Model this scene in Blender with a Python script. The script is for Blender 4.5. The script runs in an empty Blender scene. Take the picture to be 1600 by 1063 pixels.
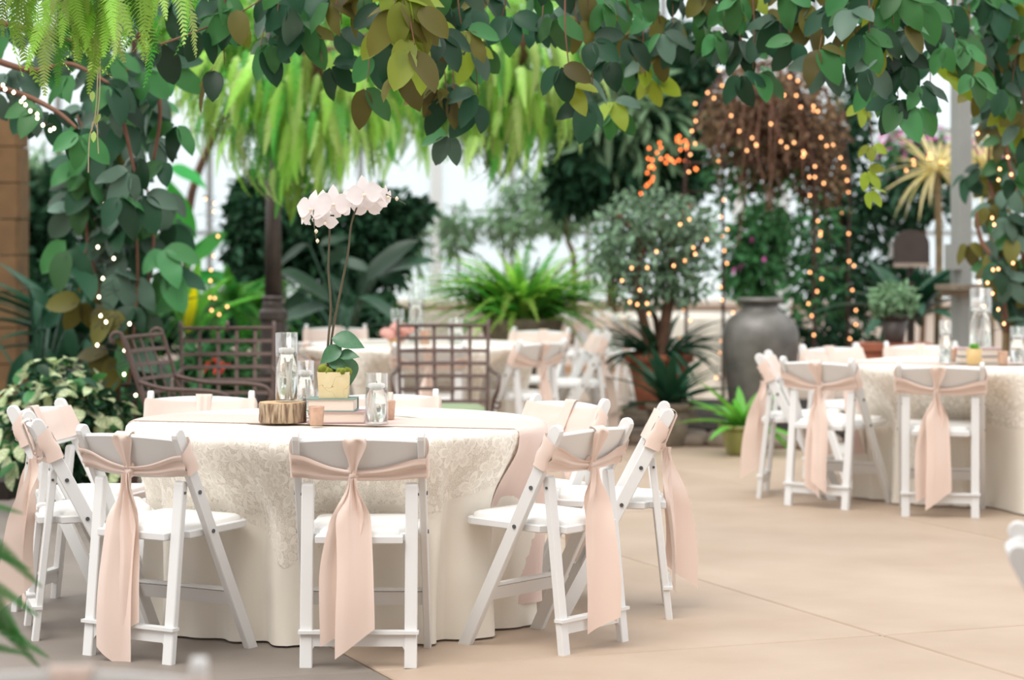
import bpy, math, random
import numpy as np
from mathutils import Vector, Matrix

random.seed(11); RNG = np.random.default_rng(11)
scene = bpy.context.scene
COL = scene.collection

# ------------------------------------------------------------------ camera, world, light, exposure
F_PX, HORIZON, EYE = 3778.0, 364.0, 1.46          # 85 mm lens, photograph taken as 1600 x 1063
cam_d = bpy.data.cameras.new('camera'); cam = bpy.data.objects.new('camera', cam_d); COL.objects.link(cam)
cam.location = (0, 0, EYE); cam.rotation_euler = (math.pi/2, 0, 0)
cam_d.sensor_width = 36.0; cam_d.lens = F_PX/1600*36.0
cam_d.shift_y = -(531.5-HORIZON)/1600
cam_d.clip_end = 300
cam_d.dof.use_dof = True; cam_d.dof.focus_distance = 8.55; cam_d.dof.aperture_fstop = 2.5; cam_d.dof.aperture_blades = 0
scene.camera = cam

world = bpy.data.worlds.new('sky'); scene.world = world; world.use_nodes = True
bg = world.node_tree.nodes['Background']
bg.inputs[0].default_value = (0.965, 0.985, 1.0, 1); bg.inputs[1].default_value = 1.35
sun_d = bpy.data.lights.new('sun', 'SUN'); sun = bpy.data.objects.new('sun', sun_d); COL.objects.link(sun)
sun_d.energy = 2.2; sun_d.angle = math.radians(40); sun_d.color = (1.0, 0.97, 0.92)
sun.rotation_euler = (math.radians(24), math.radians(-16), 0)
vs = scene.view_settings
vs.view_transform = 'Standard'; vs.look = 'None'; vs.gamma = 1.0; vs.exposure = 0.22; vs.use_curve_mapping = False

# ------------------------------------------------------------------ helpers
def at(px, py, d):
    """photo pixel + distance -> world point"""
    return Vector(((px-800)*d/F_PX, d, EYE-(py-HORIZON)*d/F_PX))
def ground(px, py):
    return at(px, py, F_PX*EYE/(py-HORIZON))
def lin(h):
    h = h.lstrip('#'); out = []
    for i in (0, 2, 4):
        c = int(h[i:i+2], 16)/255
        out.append(c/12.92 if c <= .04045 else ((c+.055)/1.055)**2.4)
    return tuple(out)
def lerp(a, b, t): return a+(b-a)*t
def smooth(t): t = max(0., min(1., t)); return t*t*(3-2*t)

class MB:
    def __init__(s): s.v = []; s.f = []
    def add(s, vs_, fs):
        o = len(s.v); s.v += [tuple(v) for v in vs_]; s.f += [tuple(i+o for i in f) for f in fs]
    def box(s, c, size, m=None):
        x, y, z = (q/2 for q in size); c = Vector(c)
        P = [Vector((a*x, b*y, e*z)) for a in (-1, 1) for b in (-1, 1) for e in (-1, 1)]
        if m is not None: P = [m @ p for p in P]
        s.add([p+c for p in P], [(0,1,3,2),(4,6,7,5),(0,4,5,1),(2,3,7,6),(0,2,6,4),(1,5,7,3)])
    def bar(s, a, b, w, h, up=(0,0,1), bev=0.0):
        """rectangular bar from a to b, w across, h along 'up', corners chamfered by bev"""
        a = Vector(a); b = Vector(b); t = (b-a).normalized(); up = Vector(up)
        x = t.cross(up).normalized(); u = x.cross(t).normalized()
        if bev > 0:
            pr = [(-w/2+bev,-h/2),(w/2-bev,-h/2),(w/2,-h/2+bev),(w/2,h/2-bev),(w/2-bev,h/2),(-w/2+bev,h/2),(-w/2,h/2-bev),(-w/2,-h/2+bev)]
        else: pr = [(-w/2,-h/2),(w/2,-h/2),(w/2,h/2),(-w/2,h/2)]
        n = len(pr)
        s.add([a+x*p+u*q for p, q in pr]+[b+x*p+u*q for p, q in pr],
              [(i,(i+1)%n,n+(i+1)%n,n+i) for i in range(n)]+[tuple(range(n))[::-1], tuple(range(n, 2*n))])
    def tube(s, pts, r, n=6, caps=True):
        pts = [Vector(p) for p in pts]; k = len(pts)
        rr = r if isinstance(r, (list, tuple)) else [r]*k
        ref = Vector((0.3, 1, 0.2)).normalized(); vs_ = []
        for i, p in enumerate(pts):
            t = (pts[min(i+1, k-1)]-pts[max(i-1, 0)])
            t = t.normalized() if t.length > 1e-9 else Vector((0,0,1))
            x = t.cross(ref)
            if x.length < .05: x = t.cross(Vector((1,0,0)))
            x.normalize(); y = t.cross(x)
            for j in range(n):
                a = 2*math.pi*j/n; vs_.append(p+(x*math.cos(a)+y*math.sin(a))*rr[i])
        fs = [(i*n+j, i*n+(j+1)%n, (i+1)*n+(j+1)%n, (i+1)*n+j) for i in range(k-1) for j in range(n)]
        if caps: fs += [tuple(range(n))[::-1], tuple(range((k-1)*n, k*n))]
        s.add(vs_, fs)
    def lathe(s, prof, n=32, c=(0,0,0), wob=None):
        c = Vector(c); vs_ = []
        for r, z in prof:
            for j in range(n):
                a = 2*math.pi*j/n; q = r*(wob(a, z) if wob else 1)
                vs_.append(c+Vector((q*math.cos(a), q*math.sin(a), z)))
        k = len(prof)
        fs = [(i*n+j, i*n+(j+1)%n, (i+1)*n+(j+1)%n, (i+1)*n+j) for i in range(k-1) for j in range(n)]
        if prof[0][0] > 1e-4: fs.append(tuple(range(n))[::-1])
        if prof[-1][0] > 1e-4: fs.append(tuple(range((k-1)*n, k*n)))
        s.add(vs_, fs)
    def grid(s, fn, nu, nv, closed=False):
        vs_ = [fn(i/nu, j/nv) for i in range(nu+1) for j in range(nv+1 if not closed else nv)]
        w = nv+1 if not closed else nv
        fs = []
        for i in range(nu):
            for j in range(nv):
                j2 = (j+1) % w if closed else j+1
                fs.append((i*w+j, i*w+j2, (i+1)*w+j2, (i+1)*w+j))
        s.add(vs_, fs)
    def prism(s, poly, z0, z1, m=None):
        n = len(poly)
        P = [Vector((x, y, z0)) for x, y in poly]+[Vector((x, y, z1)) for x, y in poly]
        if m is not None: P = [m @ p for p in P]
        s.add(P, [tuple(range(n))[::-1], tuple(range(n, 2*n))]+[(i,(i+1)%n,n+(i+1)%n,n+i) for i in range(n)])
    def mesh(s, name, mat, smooth_=False):
        me = bpy.data.meshes.new(name); me.from_pydata(s.v, [], s.f)
        if mat is not None: me.materials.append(mat)
        if smooth_: me.polygons.foreach_set('use_smooth', [True]*len(me.polygons))
        me.update(); return me

def link(name, data, parent=None, loc=None, rot=None, scale=None, matrix=None):
    o = bpy.data.objects.new(name, data); COL.objects.link(o)
    if parent is not None: o.parent = parent
    if matrix is not None: o.matrix_basis = matrix
    else:
        if loc is not None: o.location = loc
        if rot is not None: o.rotation_euler = rot
        if scale is not None: o.scale = (scale,)*3 if isinstance(scale, (int, float)) else scale
    return o
def tag(o, label, cat, group=None, kind=None):
    o['label'] = label; o['category'] = cat
    if group: o['group'] = group
    if kind: o['kind'] = kind
    return o
def thing(name, label, cat, loc=(0,0,0), rz=0.0, group=None):
    o = link(name, None, loc=loc, rot=(0,0,rz)); o.empty_display_size = .1
    return tag(o, label, cat, group)
def struct(name, mesh, parent=None, **k):
    o = link(name, mesh, parent, **k); o['kind'] = 'structure'; return o
def copy_tree(o, parent=None):
    c = o.copy(); COL.objects.link(c); c.parent = parent
    for ch in list(o.children): copy_tree(ch, c)
    return c

# ------------------------------------------------------------------ materials
def pmat(name, col, rough=.5, metal=0., spec=.5, var=0., vscale=8., bump=0., bscale=40., sheen=0., transl=0., col2=None, aniso=None, objrand=0., island=False, coat=0.):
    m = bpy.data.materials.new(name); m.use_nodes = True
    nt = m.node_tree; N = nt.nodes; L = nt.links
    b = N['Principled BSDF']; out = N['Material Output']
    c = lin(col) if isinstance(col, str) else col
    b.inputs['Base Color'].default_value = (*c, 1); b.inputs['Roughness'].default_value = rough
    b.inputs['Metallic'].default_value = metal; b.inputs['Specular IOR Level'].default_value = spec
    if sheen: b.inputs['Sheen Weight'].default_value = sheen
    if coat: b.inputs['Coat Weight'].default_value = coat; b.inputs['Coat Roughness'].default_value = .15
    src = None
    tc = N.new('ShaderNodeTexCoord')
    if var > 0 or col2 is not None:
        no = N.new('ShaderNodeTexNoise'); no.inputs['Scale'].default_value = vscale; no.inputs['Detail'].default_value = 5
        L.new(tc.outputs['Object'], no.inputs['Vector'])
        mx = N.new('ShaderNodeMix'); mx.data_type = 'RGBA'
        c2 = (lin(col2) if isinstance(col2, str) else col2) if col2 is not None else tuple(q*(1-var) for q in c)
        mx.inputs['A'].default_value = (*c, 1); mx.inputs['B'].default_value = (*c2, 1)
        ramp = N.new('ShaderNodeMapRange'); ramp.inputs['From Min'].default_value = .35; ramp.inputs['From Max'].default_value = .65
        L.new(no.outputs['Fac'], ramp.inputs['Value']); L.new(ramp.outputs['Result'], mx.inputs['Factor'])
        src = mx.outputs['Result']
    if objrand or island:
        hs = N.new('ShaderNodeHueSaturation')
        if island: rnd = N.new('ShaderNodeNewGeometry').outputs['Random Per Island']
        else: rnd = N.new('ShaderNodeObjectInfo').outputs['Random']
        mr = N.new('ShaderNodeMapRange'); mr.inputs['To Min'].default_value = 1-objrand; mr.inputs['To Max'].default_value = 1+objrand*1.3
        mh = N.new('ShaderNodeMapRange'); mh.inputs['To Min'].default_value = .485; mh.inputs['To Max'].default_value = .515
        L.new(rnd, mr.inputs['Value']); L.new(rnd, mh.inputs['Value'])
        L.new(mr.outputs['Result'], hs.inputs['Value']); L.new(mh.outputs['Result'], hs.inputs['Hue'])
        if src is not None: L.new(src, hs.inputs['Color'])
        else: hs.inputs['Color'].default_value = (*c, 1)
        src = hs.outputs['Color']
    if src is not None: L.new(src, b.inputs['Base Color'])
    if bump > 0:
        nb = N.new('ShaderNodeTexNoise'); nb.inputs['Scale'].default_value = bscale; nb.inputs['Detail'].default_value = 4
        L.new(tc.outputs['Object'], nb.inputs['Vector'])
        bp = N.new('ShaderNodeBump'); bp.inputs['Strength'].default_value = bump; bp.inputs['Distance'].default_value = .01
        L.new(nb.outputs['Fac'], bp.inputs['Height']); L.new(bp.outputs['Normal'], b.inputs['Normal'])
    if transl > 0:
        tr = N.new('ShaderNodeBsdfTranslucent'); ms = N.new('ShaderNodeMixShader'); ms.inputs[0].default_value = transl
        if src is not None:
            hs2 = N.new('ShaderNodeHueSaturation'); hs2.inputs['Saturation'].default_value = 1.1; hs2.inputs['Value'].default_value = 1.35
            L.new(src, hs2.inputs['Color']); L.new(hs2.outputs['Color'], tr.inputs['Color'])
        else: tr.inputs['Color'].default_value = (*[min(1, q*1.35) for q in c], 1)
        L.new(b.outputs[0], ms.inputs[1]); L.new(tr.outputs[0], ms.inputs[2]); L.new(ms.outputs[0], out.inputs[0])
    return m

def emat(name, col, strength):
    m = bpy.data.materials.new(name); m.use_nodes = True; N = m.node_tree.nodes; L = m.node_tree.links
    N.remove(N['Principled BSDF']); e = N.new('ShaderNodeEmission'); e.inputs[0].default_value = (*lin(col), 1); e.inputs[1].default_value = strength
    L.new(e.outputs[0], N['Material Output'].inputs[0]); m.cycles.emission_sampling = 'NONE'; return m

def pane_mat(name, tint, haze):
    m = bpy.data.materials.new(name); m.use_nodes = True; N = m.node_tree.nodes; L = m.node_tree.links
    N.remove(N['Principled BSDF'])
    t = N.new('ShaderNodeBsdfTransparent'); t.inputs[0].default_value = (*tint, 1)
    d = N.new('ShaderNodeBsdfTranslucent'); d.inputs[0].default_value = (.92, .95, .96, 1)
    g = N.new('ShaderNodeBsdfGlossy'); g.inputs['Roughness'].default_value = .05
    a = N.new('ShaderNodeMixShader'); a.inputs[0].default_value = haze
    b = N.new('ShaderNodeMixShader'); fr = N.new('ShaderNodeFresnel'); fr.inputs[0].default_value = 1.4
    L.new(t.outputs[0], a.inputs[1]); L.new(d.outputs[0], a.inputs[2])
    L.new(fr.outputs[0], b.inputs[0]); L.new(a.outputs[0], b.inputs[1]); L.new(g.outputs[0], b.inputs[2])
    L.new(b.outputs[0], N['Material Output'].inputs[0]); return m

def lace_mat():
    m = bpy.data.materials.new('lace'); m.use_nodes = True; N = m.node_tree.nodes; L = m.node_tree.links
    b = N['Principled BSDF']; out = N['Material Output']; b.inputs['Roughness'].default_value = .85
    def mth(op, a, c=None):
        n = N.new('ShaderNodeMath'); n.operation = op
        for i, q in enumerate((a, c)):
            if q is None: continue
            if isinstance(q, (int, float)): n.inputs[i].default_value = q
            else: L.new(q, n.inputs[i])
        return n.outputs[0]
    uv = N.new('ShaderNodeUVMap').outputs[0]
    def flower(scale, petals, rad):
        v = N.new('ShaderNodeTexVoronoi'); v.inputs['Scale'].default_value = scale; v.inputs['Randomness'].default_value = .75; L.new(uv, v.inputs['Vector'])
        sb = N.new('ShaderNodeVectorMath'); sb.operation = 'SUBTRACT'; L.new(uv, sb.inputs[0]); L.new(v.outputs['Position'], sb.inputs[1])
        sx = N.new('ShaderNodeSeparateXYZ'); L.new(sb.outputs[0], sx.inputs[0])
        th = mth('ARCTAN2', sx.outputs['Y'], sx.outputs['X'])
        cs = mth('ABSOLUTE', mth('COSINE', mth('MULTIPLY', th, petals/2)))
        edge = mth('MULTIPLY', mth('ADD', mth('MULTIPLY', cs, .5), .5), rad)
        k = mth('DIVIDE', v.outputs['Distance'], edge)          # 1 at the petal outline
        ring = mth('LESS_THAN', mth('ABSOLUTE', mth('SUBTRACT', k, .9)), .12)
        heart = mth('LESS_THAN', mth('ABSOLUTE', mth('SUBTRACT', k, .3)), .12)
        fill = mth('LESS_THAN', k, .9)
        return mth('MAXIMUM', mth('MAXIMUM', ring, heart), mth('MULTIPLY', fill, .55))
    f = mth('MAXIMUM', flower(9.5, 5, .62), mth('MULTIPLY', flower(21, 3, .5), .8))
    v2 = N.new('ShaderNodeTexVoronoi'); v2.feature = 'DISTANCE_TO_EDGE'; v2.inputs['Scale'].default_value = 110; L.new(uv, v2.inputs['Vector'])
    net = mth('MULTIPLY', mth('LESS_THAN', v2.outputs['Distance'], .12), .5)
    mx = mth('MAXIMUM', f, net)
    cr = N.new('ShaderNodeMix'); cr.data_type = 'RGBA'
    cr.inputs['A'].default_value = (*lin('#efe7da'), 1); cr.inputs['B'].default_value = (*lin('#f8f2e8'), 1)
    L.new(mx, cr.inputs['Factor']); L.new(cr.outputs['Result'], b.inputs['Base Color'])
    bp = N.new('ShaderNodeBump'); bp.inputs['Strength'].default_value = .15; bp.inputs['Distance'].default_value = .002
    L.new(mx, bp.inputs['Height']); L.new(bp.outputs[0], b.inputs['Normal'])
    tr = N.new('ShaderNodeBsdfTransparent'); ms = N.new('ShaderNodeMixShader')
    al = N.new('ShaderNodeMapRange'); al.inputs['To Min'].default_value = .7; al.inputs['To Max'].default_value = .97
    L.new(mx, al.inputs['Value']); L.new(al.outputs['Result'], ms.inputs[0])
    L.new(tr.outputs[0], ms.inputs[1]); L.new(b.outputs[0], ms.inputs[2]); L.new(ms.outputs[0], out.inputs[0])
    return m

M = {}
M['white'] = pmat('white_resin', '#e0e0df', .38, spec=.45)
M['pad'] = pmat('white_vinyl', '#ebeae7', .5, bump=.05, bscale=60)
M['bolt'] = pmat('steel_bolt', '#6b6c6e', .35, metal=.8)
M['satin'] = pmat('blush_satin', '#ebd4c8', .34, spec=.6, sheen=.25, bump=.06, bscale=14, transl=.15)
M['ivory'] = pmat('ivory_polyester', '#f6efe2', .75, sheen=.2, bump=.05, bscale=90, transl=.12)
M['runner'] = pmat('blush_runner', '#ead2c8', .5, spec=.5, sheen=.2, transl=.15)
M['lace'] = lace_mat()
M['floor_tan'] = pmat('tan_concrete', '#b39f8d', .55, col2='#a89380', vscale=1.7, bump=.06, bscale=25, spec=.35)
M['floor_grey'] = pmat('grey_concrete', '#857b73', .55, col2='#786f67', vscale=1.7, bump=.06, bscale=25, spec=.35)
M['joint'] = pmat('joint_dirt', '#8f6a4c', .9)
M['soil'] = pmat('soil', '#2b211a', .95, var=.4, vscale=9, bump=.5, bscale=20)
M['stone'] = pmat('curb_stone', '#9d8d80', .85, var=.3, vscale=9, bump=.4, bscale=18)
M['sand'] = pmat('sandstone', '#7a5c3c', .9, var=.3, vscale=5, bump=.4, bscale=12)
M['cream_wall'] = pmat('cream_render', '#d9cfc4', .9, var=.08, vscale=4)
M['frame'] = pmat('white_aluminium', '#d9dcdc', .5, spec=.4)
M['greyframe'] = pmat('grey_steel', '#8d8f8b', .5, metal=.1, var=.12, vscale=3)
M['pane'] = pane_mat('hazy_glass', (.93, .985, 1.0), .3)
M['bronze'] = pmat('dark_bronze', '#4b423e', .45, metal=.4, var=.2, vscale=10)
M['iron'] = pmat('brown_iron', '#64504a', .5, metal=.3, var=.25, vscale=14)
M['rust'] = pmat('rust_iron', '#4a2f27', .6, metal=.2, var=.3, vscale=12)
M['sage'] = pmat('sage_cushion', '#8a9a78', .9, bump=.1, bscale=80)
M['gravel'] = pmat('pale_gravel', '#e9e6e2', .95, var=.1, vscale=3)
M['urn'] = pmat('grey_glaze', '#77746f', .42, col2='#5f5c58', vscale=7, spec=.6, metal=.25)
M['terra'] = pmat('terracotta', '#a35f45', .8, var=.25, vscale=8, bump=.1)
M['stonepot'] = pmat('weathered_stone', '#857868', .95, var=.35, vscale=12, bump=.4, bscale=25)
M['green_pot'] = pmat('olive_glaze', '#8d8c4c', .4, var=.15, vscale=9, coat=.3)
M['goldpot'] = pmat('gold_ceramic', '#d3b27a', .4, var=.1)
M['bark'] = pmat('bark', '#6e4f3c', .9, var=.4, vscale=10, bump=.6, bscale=30)
M['palebark'] = pmat('pale_bark', '#8f7b5c', .9, var=.35, vscale=10, bump=.5, bscale=30)
M['twig'] = pmat('brown_twig', '#7b5644', .9, var=.3)
M['wire'] = pmat('dark_wire', '#2a2521', .7)
M['rope'] = pmat('jute_root', '#bba98a', .9)
M['book_teal'] = pmat('teal_cloth_cover', '#7d958c', .75, bump=.1, bscale=200)
M['book_pink'] = pmat('mauve_cloth_cover', '#b59a9c', .75, bump=.1, bscale=200)
M['pages'] = pmat('book_pages', '#e4d5c8', .9)
M['candle'] = pmat('white_wax', '#faf8f4', .5, transl=.35)
M['rose'] = pmat('pink_petal', '#e7b3a8', .7, transl=.25)
M['moss'] = pmat('moss', '#8d9a2e', .95, var=.5, vscale=30, bump=.6, bscale=60)
M['drymoss'] = pmat('dry_moss', '#6d5f48', .95, var=.4, vscale=40)
M['votive'] = pmat('blush_mercury_glass', '#dcb9a2', .25, metal=.25, var=.2, vscale=30, transl=.25)
M['bulb'] = emat('warm_bulb', '#ffae74', 6)
M['bulb_orange'] = emat('amber_bulb', '#ff7c40', 7)
M['bulb_cool'] = emat('pale_bulb', '#ffe6bd', 7)
M['petal'] = pmat('orchid_petal', '#ece2e1', .55, transl=.3, spec=.3)
M['lip'] = pmat('orchid_lip', '#f0e3cc', .55, transl=.2)
M['stem'] = pmat('orchid_stem', '#5a5039', .5, var=.25, vscale=20)
M['orchid_leaf'] = pmat('orchid_leaf', '#4e7a58', .38, spec=.5, var=.15, vscale=6, transl=.12)

def glass_mat():
    m = bpy.data.materials.new('clear_glass'); m.use_nodes = True; N = m.node_tree.nodes; L = m.node_tree.links
    N.remove(N['Principled BSDF'])
    t = N.new('ShaderNodeBsdfTransparent'); t.inputs[0].default_value = (.975, .985, .985, 1)
    g = N.new('ShaderNodeBsdfGlossy'); g.inputs['Roughness'].default_value = .03
    lw = N.new('ShaderNodeLayerWeight'); lw.inputs[0].default_value = .35
    mr = N.new('ShaderNodeMapRange'); mr.inputs['To Min'].default_value = .05; mr.inputs['To Max'].default_value = .55
    b = N.new('ShaderNodeMixShader'); L.new(lw.outputs['Facing'], mr.inputs['Value']); L.new(mr.outputs['Result'], b.inputs[0])
    L.new(t.outputs[0], b.inputs[1]); L.new(g.outputs[0], b.inputs[2]); L.new(b.outputs[0], N['Material Output'].inputs[0])
    return m
M['glass'] = glass_mat()
def water_mat():
    m = bpy.data.materials.new('water'); m.use_nodes = True; N = m.node_tree.nodes; L = m.node_tree.links
    b = N['Principled BSDF']; b.inputs['Base Color'].default_value = (.97, .99, .98, 1); b.inputs['Roughness'].default_value = .0
    b.inputs['Transmission Weight'].default_value = 1; b.inputs['IOR'].default_value = 1.2
    return m
M['water'] = water_mat()

def marble_mat():
    m = pmat('cracked_cream_stone', '#dccda6', .5, col2='#d3c194', vscale=14)
    N = m.node_tree.nodes; L = m.node_tree.links; b = N['Principled BSDF']
    src = b.inputs['Base Color'].links[0].from_socket
    tc = N.new('ShaderNodeTexCoord'); v = N.new('ShaderNodeTexVoronoi'); v.feature = 'DISTANCE_TO_EDGE'; v.inputs['Scale'].default_value = 6
    no = N.new('ShaderNodeTexNoise'); no.inputs['Scale'].default_value = 25
    mv = N.new('ShaderNodeMix'); mv.data_type = 'VECTOR'; mv.inputs['Factor'].default_value = .06
    L.new(tc.outputs['Object'], no.inputs['Vector']); L.new(tc.outputs['Object'], mv.inputs['A']); L.new(no.outputs['Color'], mv.inputs['B'])
    L.new(mv.outputs['Result'], v.inputs['Vector'])
    lt = N.new('ShaderNodeMath'); lt.operation = 'LESS_THAN'; lt.inputs[1].default_value = .0028; L.new(v.outputs['Distance'], lt.inputs[0])
    mx = N.new('ShaderNodeMix'); mx.data_type = 'RGBA'; L.new(lt.outputs[0], mx.inputs['Factor']); L.new(src, mx.inputs['A']); mx.inputs['B'].default_value = (*lin('#a08a5e'), 1)
    L.new(mx.outputs['Result'], b.inputs['Base Color']); return m
M['marble'] = marble_mat()

def bark_log_mat():
    m = bpy.data.materials.new('log_bark'); m.use_nodes = True; N = m.node_tree.nodes; L = m.node_tree.links; b = N['Principled BSDF']
    tc = N.new('ShaderNodeTexCoord'); mp = N.new('ShaderNodeMapping'); mp.inputs['Scale'].default_value = (90, 90, 12)
    no = N.new('ShaderNodeTexNoise'); no.inputs['Scale'].default_value = 1; no.inputs['Detail'].default_value = 5
    L.new(tc.outputs['Object'], mp.inputs[0]); L.new(mp.outputs[0], no.inputs['Vector'])
    cr = N.new('ShaderNodeValToRGB'); cr.color_ramp.elements[0].position = .38; cr.color_ramp.elements[1].position = .62
    cr.color_ramp.elements[0].color = (*lin('#6a5340'), 1); cr.color_ramp.elements[1].color = (*lin('#b8a288'), 1)
    L.new(no.outputs['Fac'], cr.inputs[0]); L.new(cr.outputs[0], b.inputs['Base Color']); b.inputs['Roughness'].default_value = .95
    bp = N.new('ShaderNodeBump'); bp.inputs['Strength'].default_value = .8; bp.inputs['Distance'].default_value = .006
    L.new(no.outputs['Fac'], bp.inputs['Height']); L.new(bp.outputs[0], b.inputs['Normal']); return m
M['log_bark'] = bark_log_mat()
M['log_top'] = pmat('cut_wood', '#d8b78f', .85, col2='#c39d74', vscale=40)

def leafm(key, col, rough=.4, transl=.25, objrand=.25, island=False, spec=None, col2=None, vscale=6):
    spec = spec if spec is not None else (.10 if island else .28)
    M[key] = pmat(key, col, rough, spec=spec, transl=transl, objrand=objrand, island=island, col2=col2, vscale=vscale)
leafm('vine_dark', '#24452f', .4, .22, .5)
leafm('vine_mid', '#3f7340', .4, .28, .45)
leafm('vine_grey', '#4f6858', .38, .12, .4)
leafm('vine_olive', '#5e5a2a', .5, .3, .4)
leafm('vine_lime', '#86963c', .5, .45, .3)
leafm('fern_bright', '#8fb552', .6, .45, .5)
leafm('fern_pale', '#b4cf7e', .6, .45, .4)
leafm('fern_green', '#55913f', .6, .4, .55)
leafm('philo', '#27412f', .36, .1, .5)
leafm('banana', '#3fa043', .45, .5)
leafm('yellow_leaf', '#cdbb3c', .5, .4)
leafm('lime_leaf', '#6fb050', .45, .35)
leafm('strap_dark', '#274d38', .35, .15)
leafm('yucca', '#dfd4a2', .6, .35)
leafm('varieg', '#7d9a62', .45, .3, col2='#dfe3bd', vscale=9)
leafm('asparagus', '#3f7d3c', .6, .35)
leafm('cl_dark', '#27452f', .45, .18, .4, True)
leafm('cl_mid', '#3d6a40', .45, .22, .4, True)
leafm('cl_light', '#7d9a78', .5, .3, .35, True)
leafm('cl_bright', '#93bd68', .6, .5, .4, True)
leafm('cl_pale', '#a9bba6', .6, .35, .3, True)
leafm('cl_brown', '#7a634f', .8, .25, .4, True)
leafm('cl_ficus', '#718a70', .4, .2, .4, True)
leafm('cl_magenta', '#c86aa8', .6, .4, .25, True)
leafm('cl_red', '#d5574f', .6, .3, .25, True)

# ------------------------------------------------------------------ the setting
ANG = math.radians(21.5)
U = Vector((math.cos(ANG), math.sin(ANG), 0)); V = Vector((-math.sin(ANG), math.cos(ANG), 0))
P0 = ground(1379, 993); P0.z = 0
mb = MB(); mb.box((0, 19, -.09), (34, 40, .10)); floor = struct('floor', mb.mesh('floor', M['joint']))
SU, SV, GAP = 1.93, 3.86, .012
slab_me = {}
def slab_mesh(mat):
    m_ = MB(); a, b, e = (SU-GAP)/2, (SV-GAP)/2, .005
    lo = [(-a,-b),(a,-b),(a,b),(-a,b)]; hi = [(-a+e,-b+e),(a-e,-b+e),(a-e,b-e),(-a+e,b-e)]
    m_.add([(x,y,-.035) for x,y in lo]+[(x,y,-e) for x,y in lo]+[(x,y,0) for x,y in hi],
           [(0,1,5,4),(1,2,6,5),(2,3,7,6),(3,0,4,7),(4,5,9,8),(5,6,10,9),(6,7,11,10),(7,4,8,11),(8,9,10,11)])
    return m_.mesh('floor_slab', M[mat])
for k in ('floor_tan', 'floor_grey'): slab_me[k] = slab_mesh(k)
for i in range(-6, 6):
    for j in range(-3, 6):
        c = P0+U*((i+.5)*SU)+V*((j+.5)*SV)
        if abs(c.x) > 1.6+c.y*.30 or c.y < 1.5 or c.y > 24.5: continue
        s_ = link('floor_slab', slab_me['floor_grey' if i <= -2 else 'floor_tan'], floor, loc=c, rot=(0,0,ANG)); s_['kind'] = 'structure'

# ground beyond the glass, far beds
mb = MB(); mb.box((0, 60, -.16), (120, 60, .1)); struct('ground_outside', mb.mesh('ground_outside', M['gravel']))
def bed(poly, z=.10):
    m_ = MB(); m_.prism(poly, -.02, z); return struct('planting_bed', m_.mesh('planting_bed', M['soil']))
bed([(-9, 13.2), (-2.75, 13.2), (-2.1, 16.6), (-1.9, 17.8), (-.9, 19.0), (-.9, 26), (-9, 26)])
bed([(.85, 16.95), (1.75, 16.6), (3.1, 15.9), (9, 15.4), (9, 19.8), (.95, 19.8)])
# curb stones along the right bed
curb = thing('stone_curb', 'row of low rounded stones edging the bed by the grey urn', 'stones', (0,0,0))
cpath = [(.75, 16.9), (1.2, 16.75), (1.75, 16.55), (2.4, 16.2), (3.1, 15.85), (4.0, 15.6), (5.0, 15.5)]
n_ = 0
for (xa, ya), (xb, yb) in zip(cpath, cpath[1:]):
    for t in (0, .5):
        x, y = lerp(xa, xb, t), lerp(ya, yb, t); m_ = MB()
        r = random.uniform(.15, .21)
        m_.lathe([(r*.85, -.01), (r, .03), (r*.95, .07), (r*.7, .10), (.0001, .105)], 10, wob=lambda a, z, k=random.random()*6: 1+.12*math.sin(2*a+k)+.06*math.sin(3*a-k))
        link('curb_stone', m_.mesh('curb_stone', M['stone'], True), curb, loc=(x, y-.08, 0))

# glass back wall: knee wall, mullions, transoms, panes
WD = 27.5
wall = link('wall_back', None); wall['kind'] = 'structure'
mb = MB(); mb.box((0, WD, .30), (19, .25, .70)); mb.box((0, WD-.03, .67), (19, .36, .06)); link('knee_wall', mb.mesh('knee_wall', M['cream_wall']), wall)
XS = [(-8.6+.86*i) for i in range(21)]
ZS = [.70, 1.46, 2.62, 3.78, 4.94, 6.1]
mul = MB(); mul.box((0, 0, 3.4), (.055, .10, 5.4)); mul_me = mul.mesh('mullion', M['greyframe'])
mulb = MB(); mulb.box((0, 0, 3.4), (.13, .18, 5.4)); mulb_me = mulb.mesh('mullion_post', M['frame'])
for i, x in enumerate(XS): link('mullion', mulb_me if i % 4 == 1 else mul_me, wall, loc=(x, WD, 0))
for z in ZS[1:]:
    m_ = MB(); m_.box((0, WD, z), (18, .09, .045)); link('transom', m_.mesh('transom', M['greyframe']), wall)
pm = {}
for zi in range(len(ZS)-1):
    m_ = MB(); m_.box((0, 0, 0), (.84, .006, ZS[zi+1]-ZS[zi]-.02)); pm[zi] = m_.mesh('pane', M['pane'])
for i in range(len(XS)-1):
    for zi in range(len(ZS)-1):
        link('pane', pm[zi], wall, loc=((XS[i]+XS[i+1])/2, WD, (ZS[zi]+ZS[zi+1])/2))
# added unseen wall and overhead slab that block sky light from the camera side
mb = MB(); mb.box((0, -5.2, 2.3), (26, .3, 4.8)); struct('sky_block_wall', mb.mesh('sky_block_wall', M['sand']))
mb = MB(); mb.box((0, -1.4, 4.75), (26, 7.8, .2)); struct('sky_block_slab', mb.mesh('sky_block_slab', M['cream_wall']))
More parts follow.
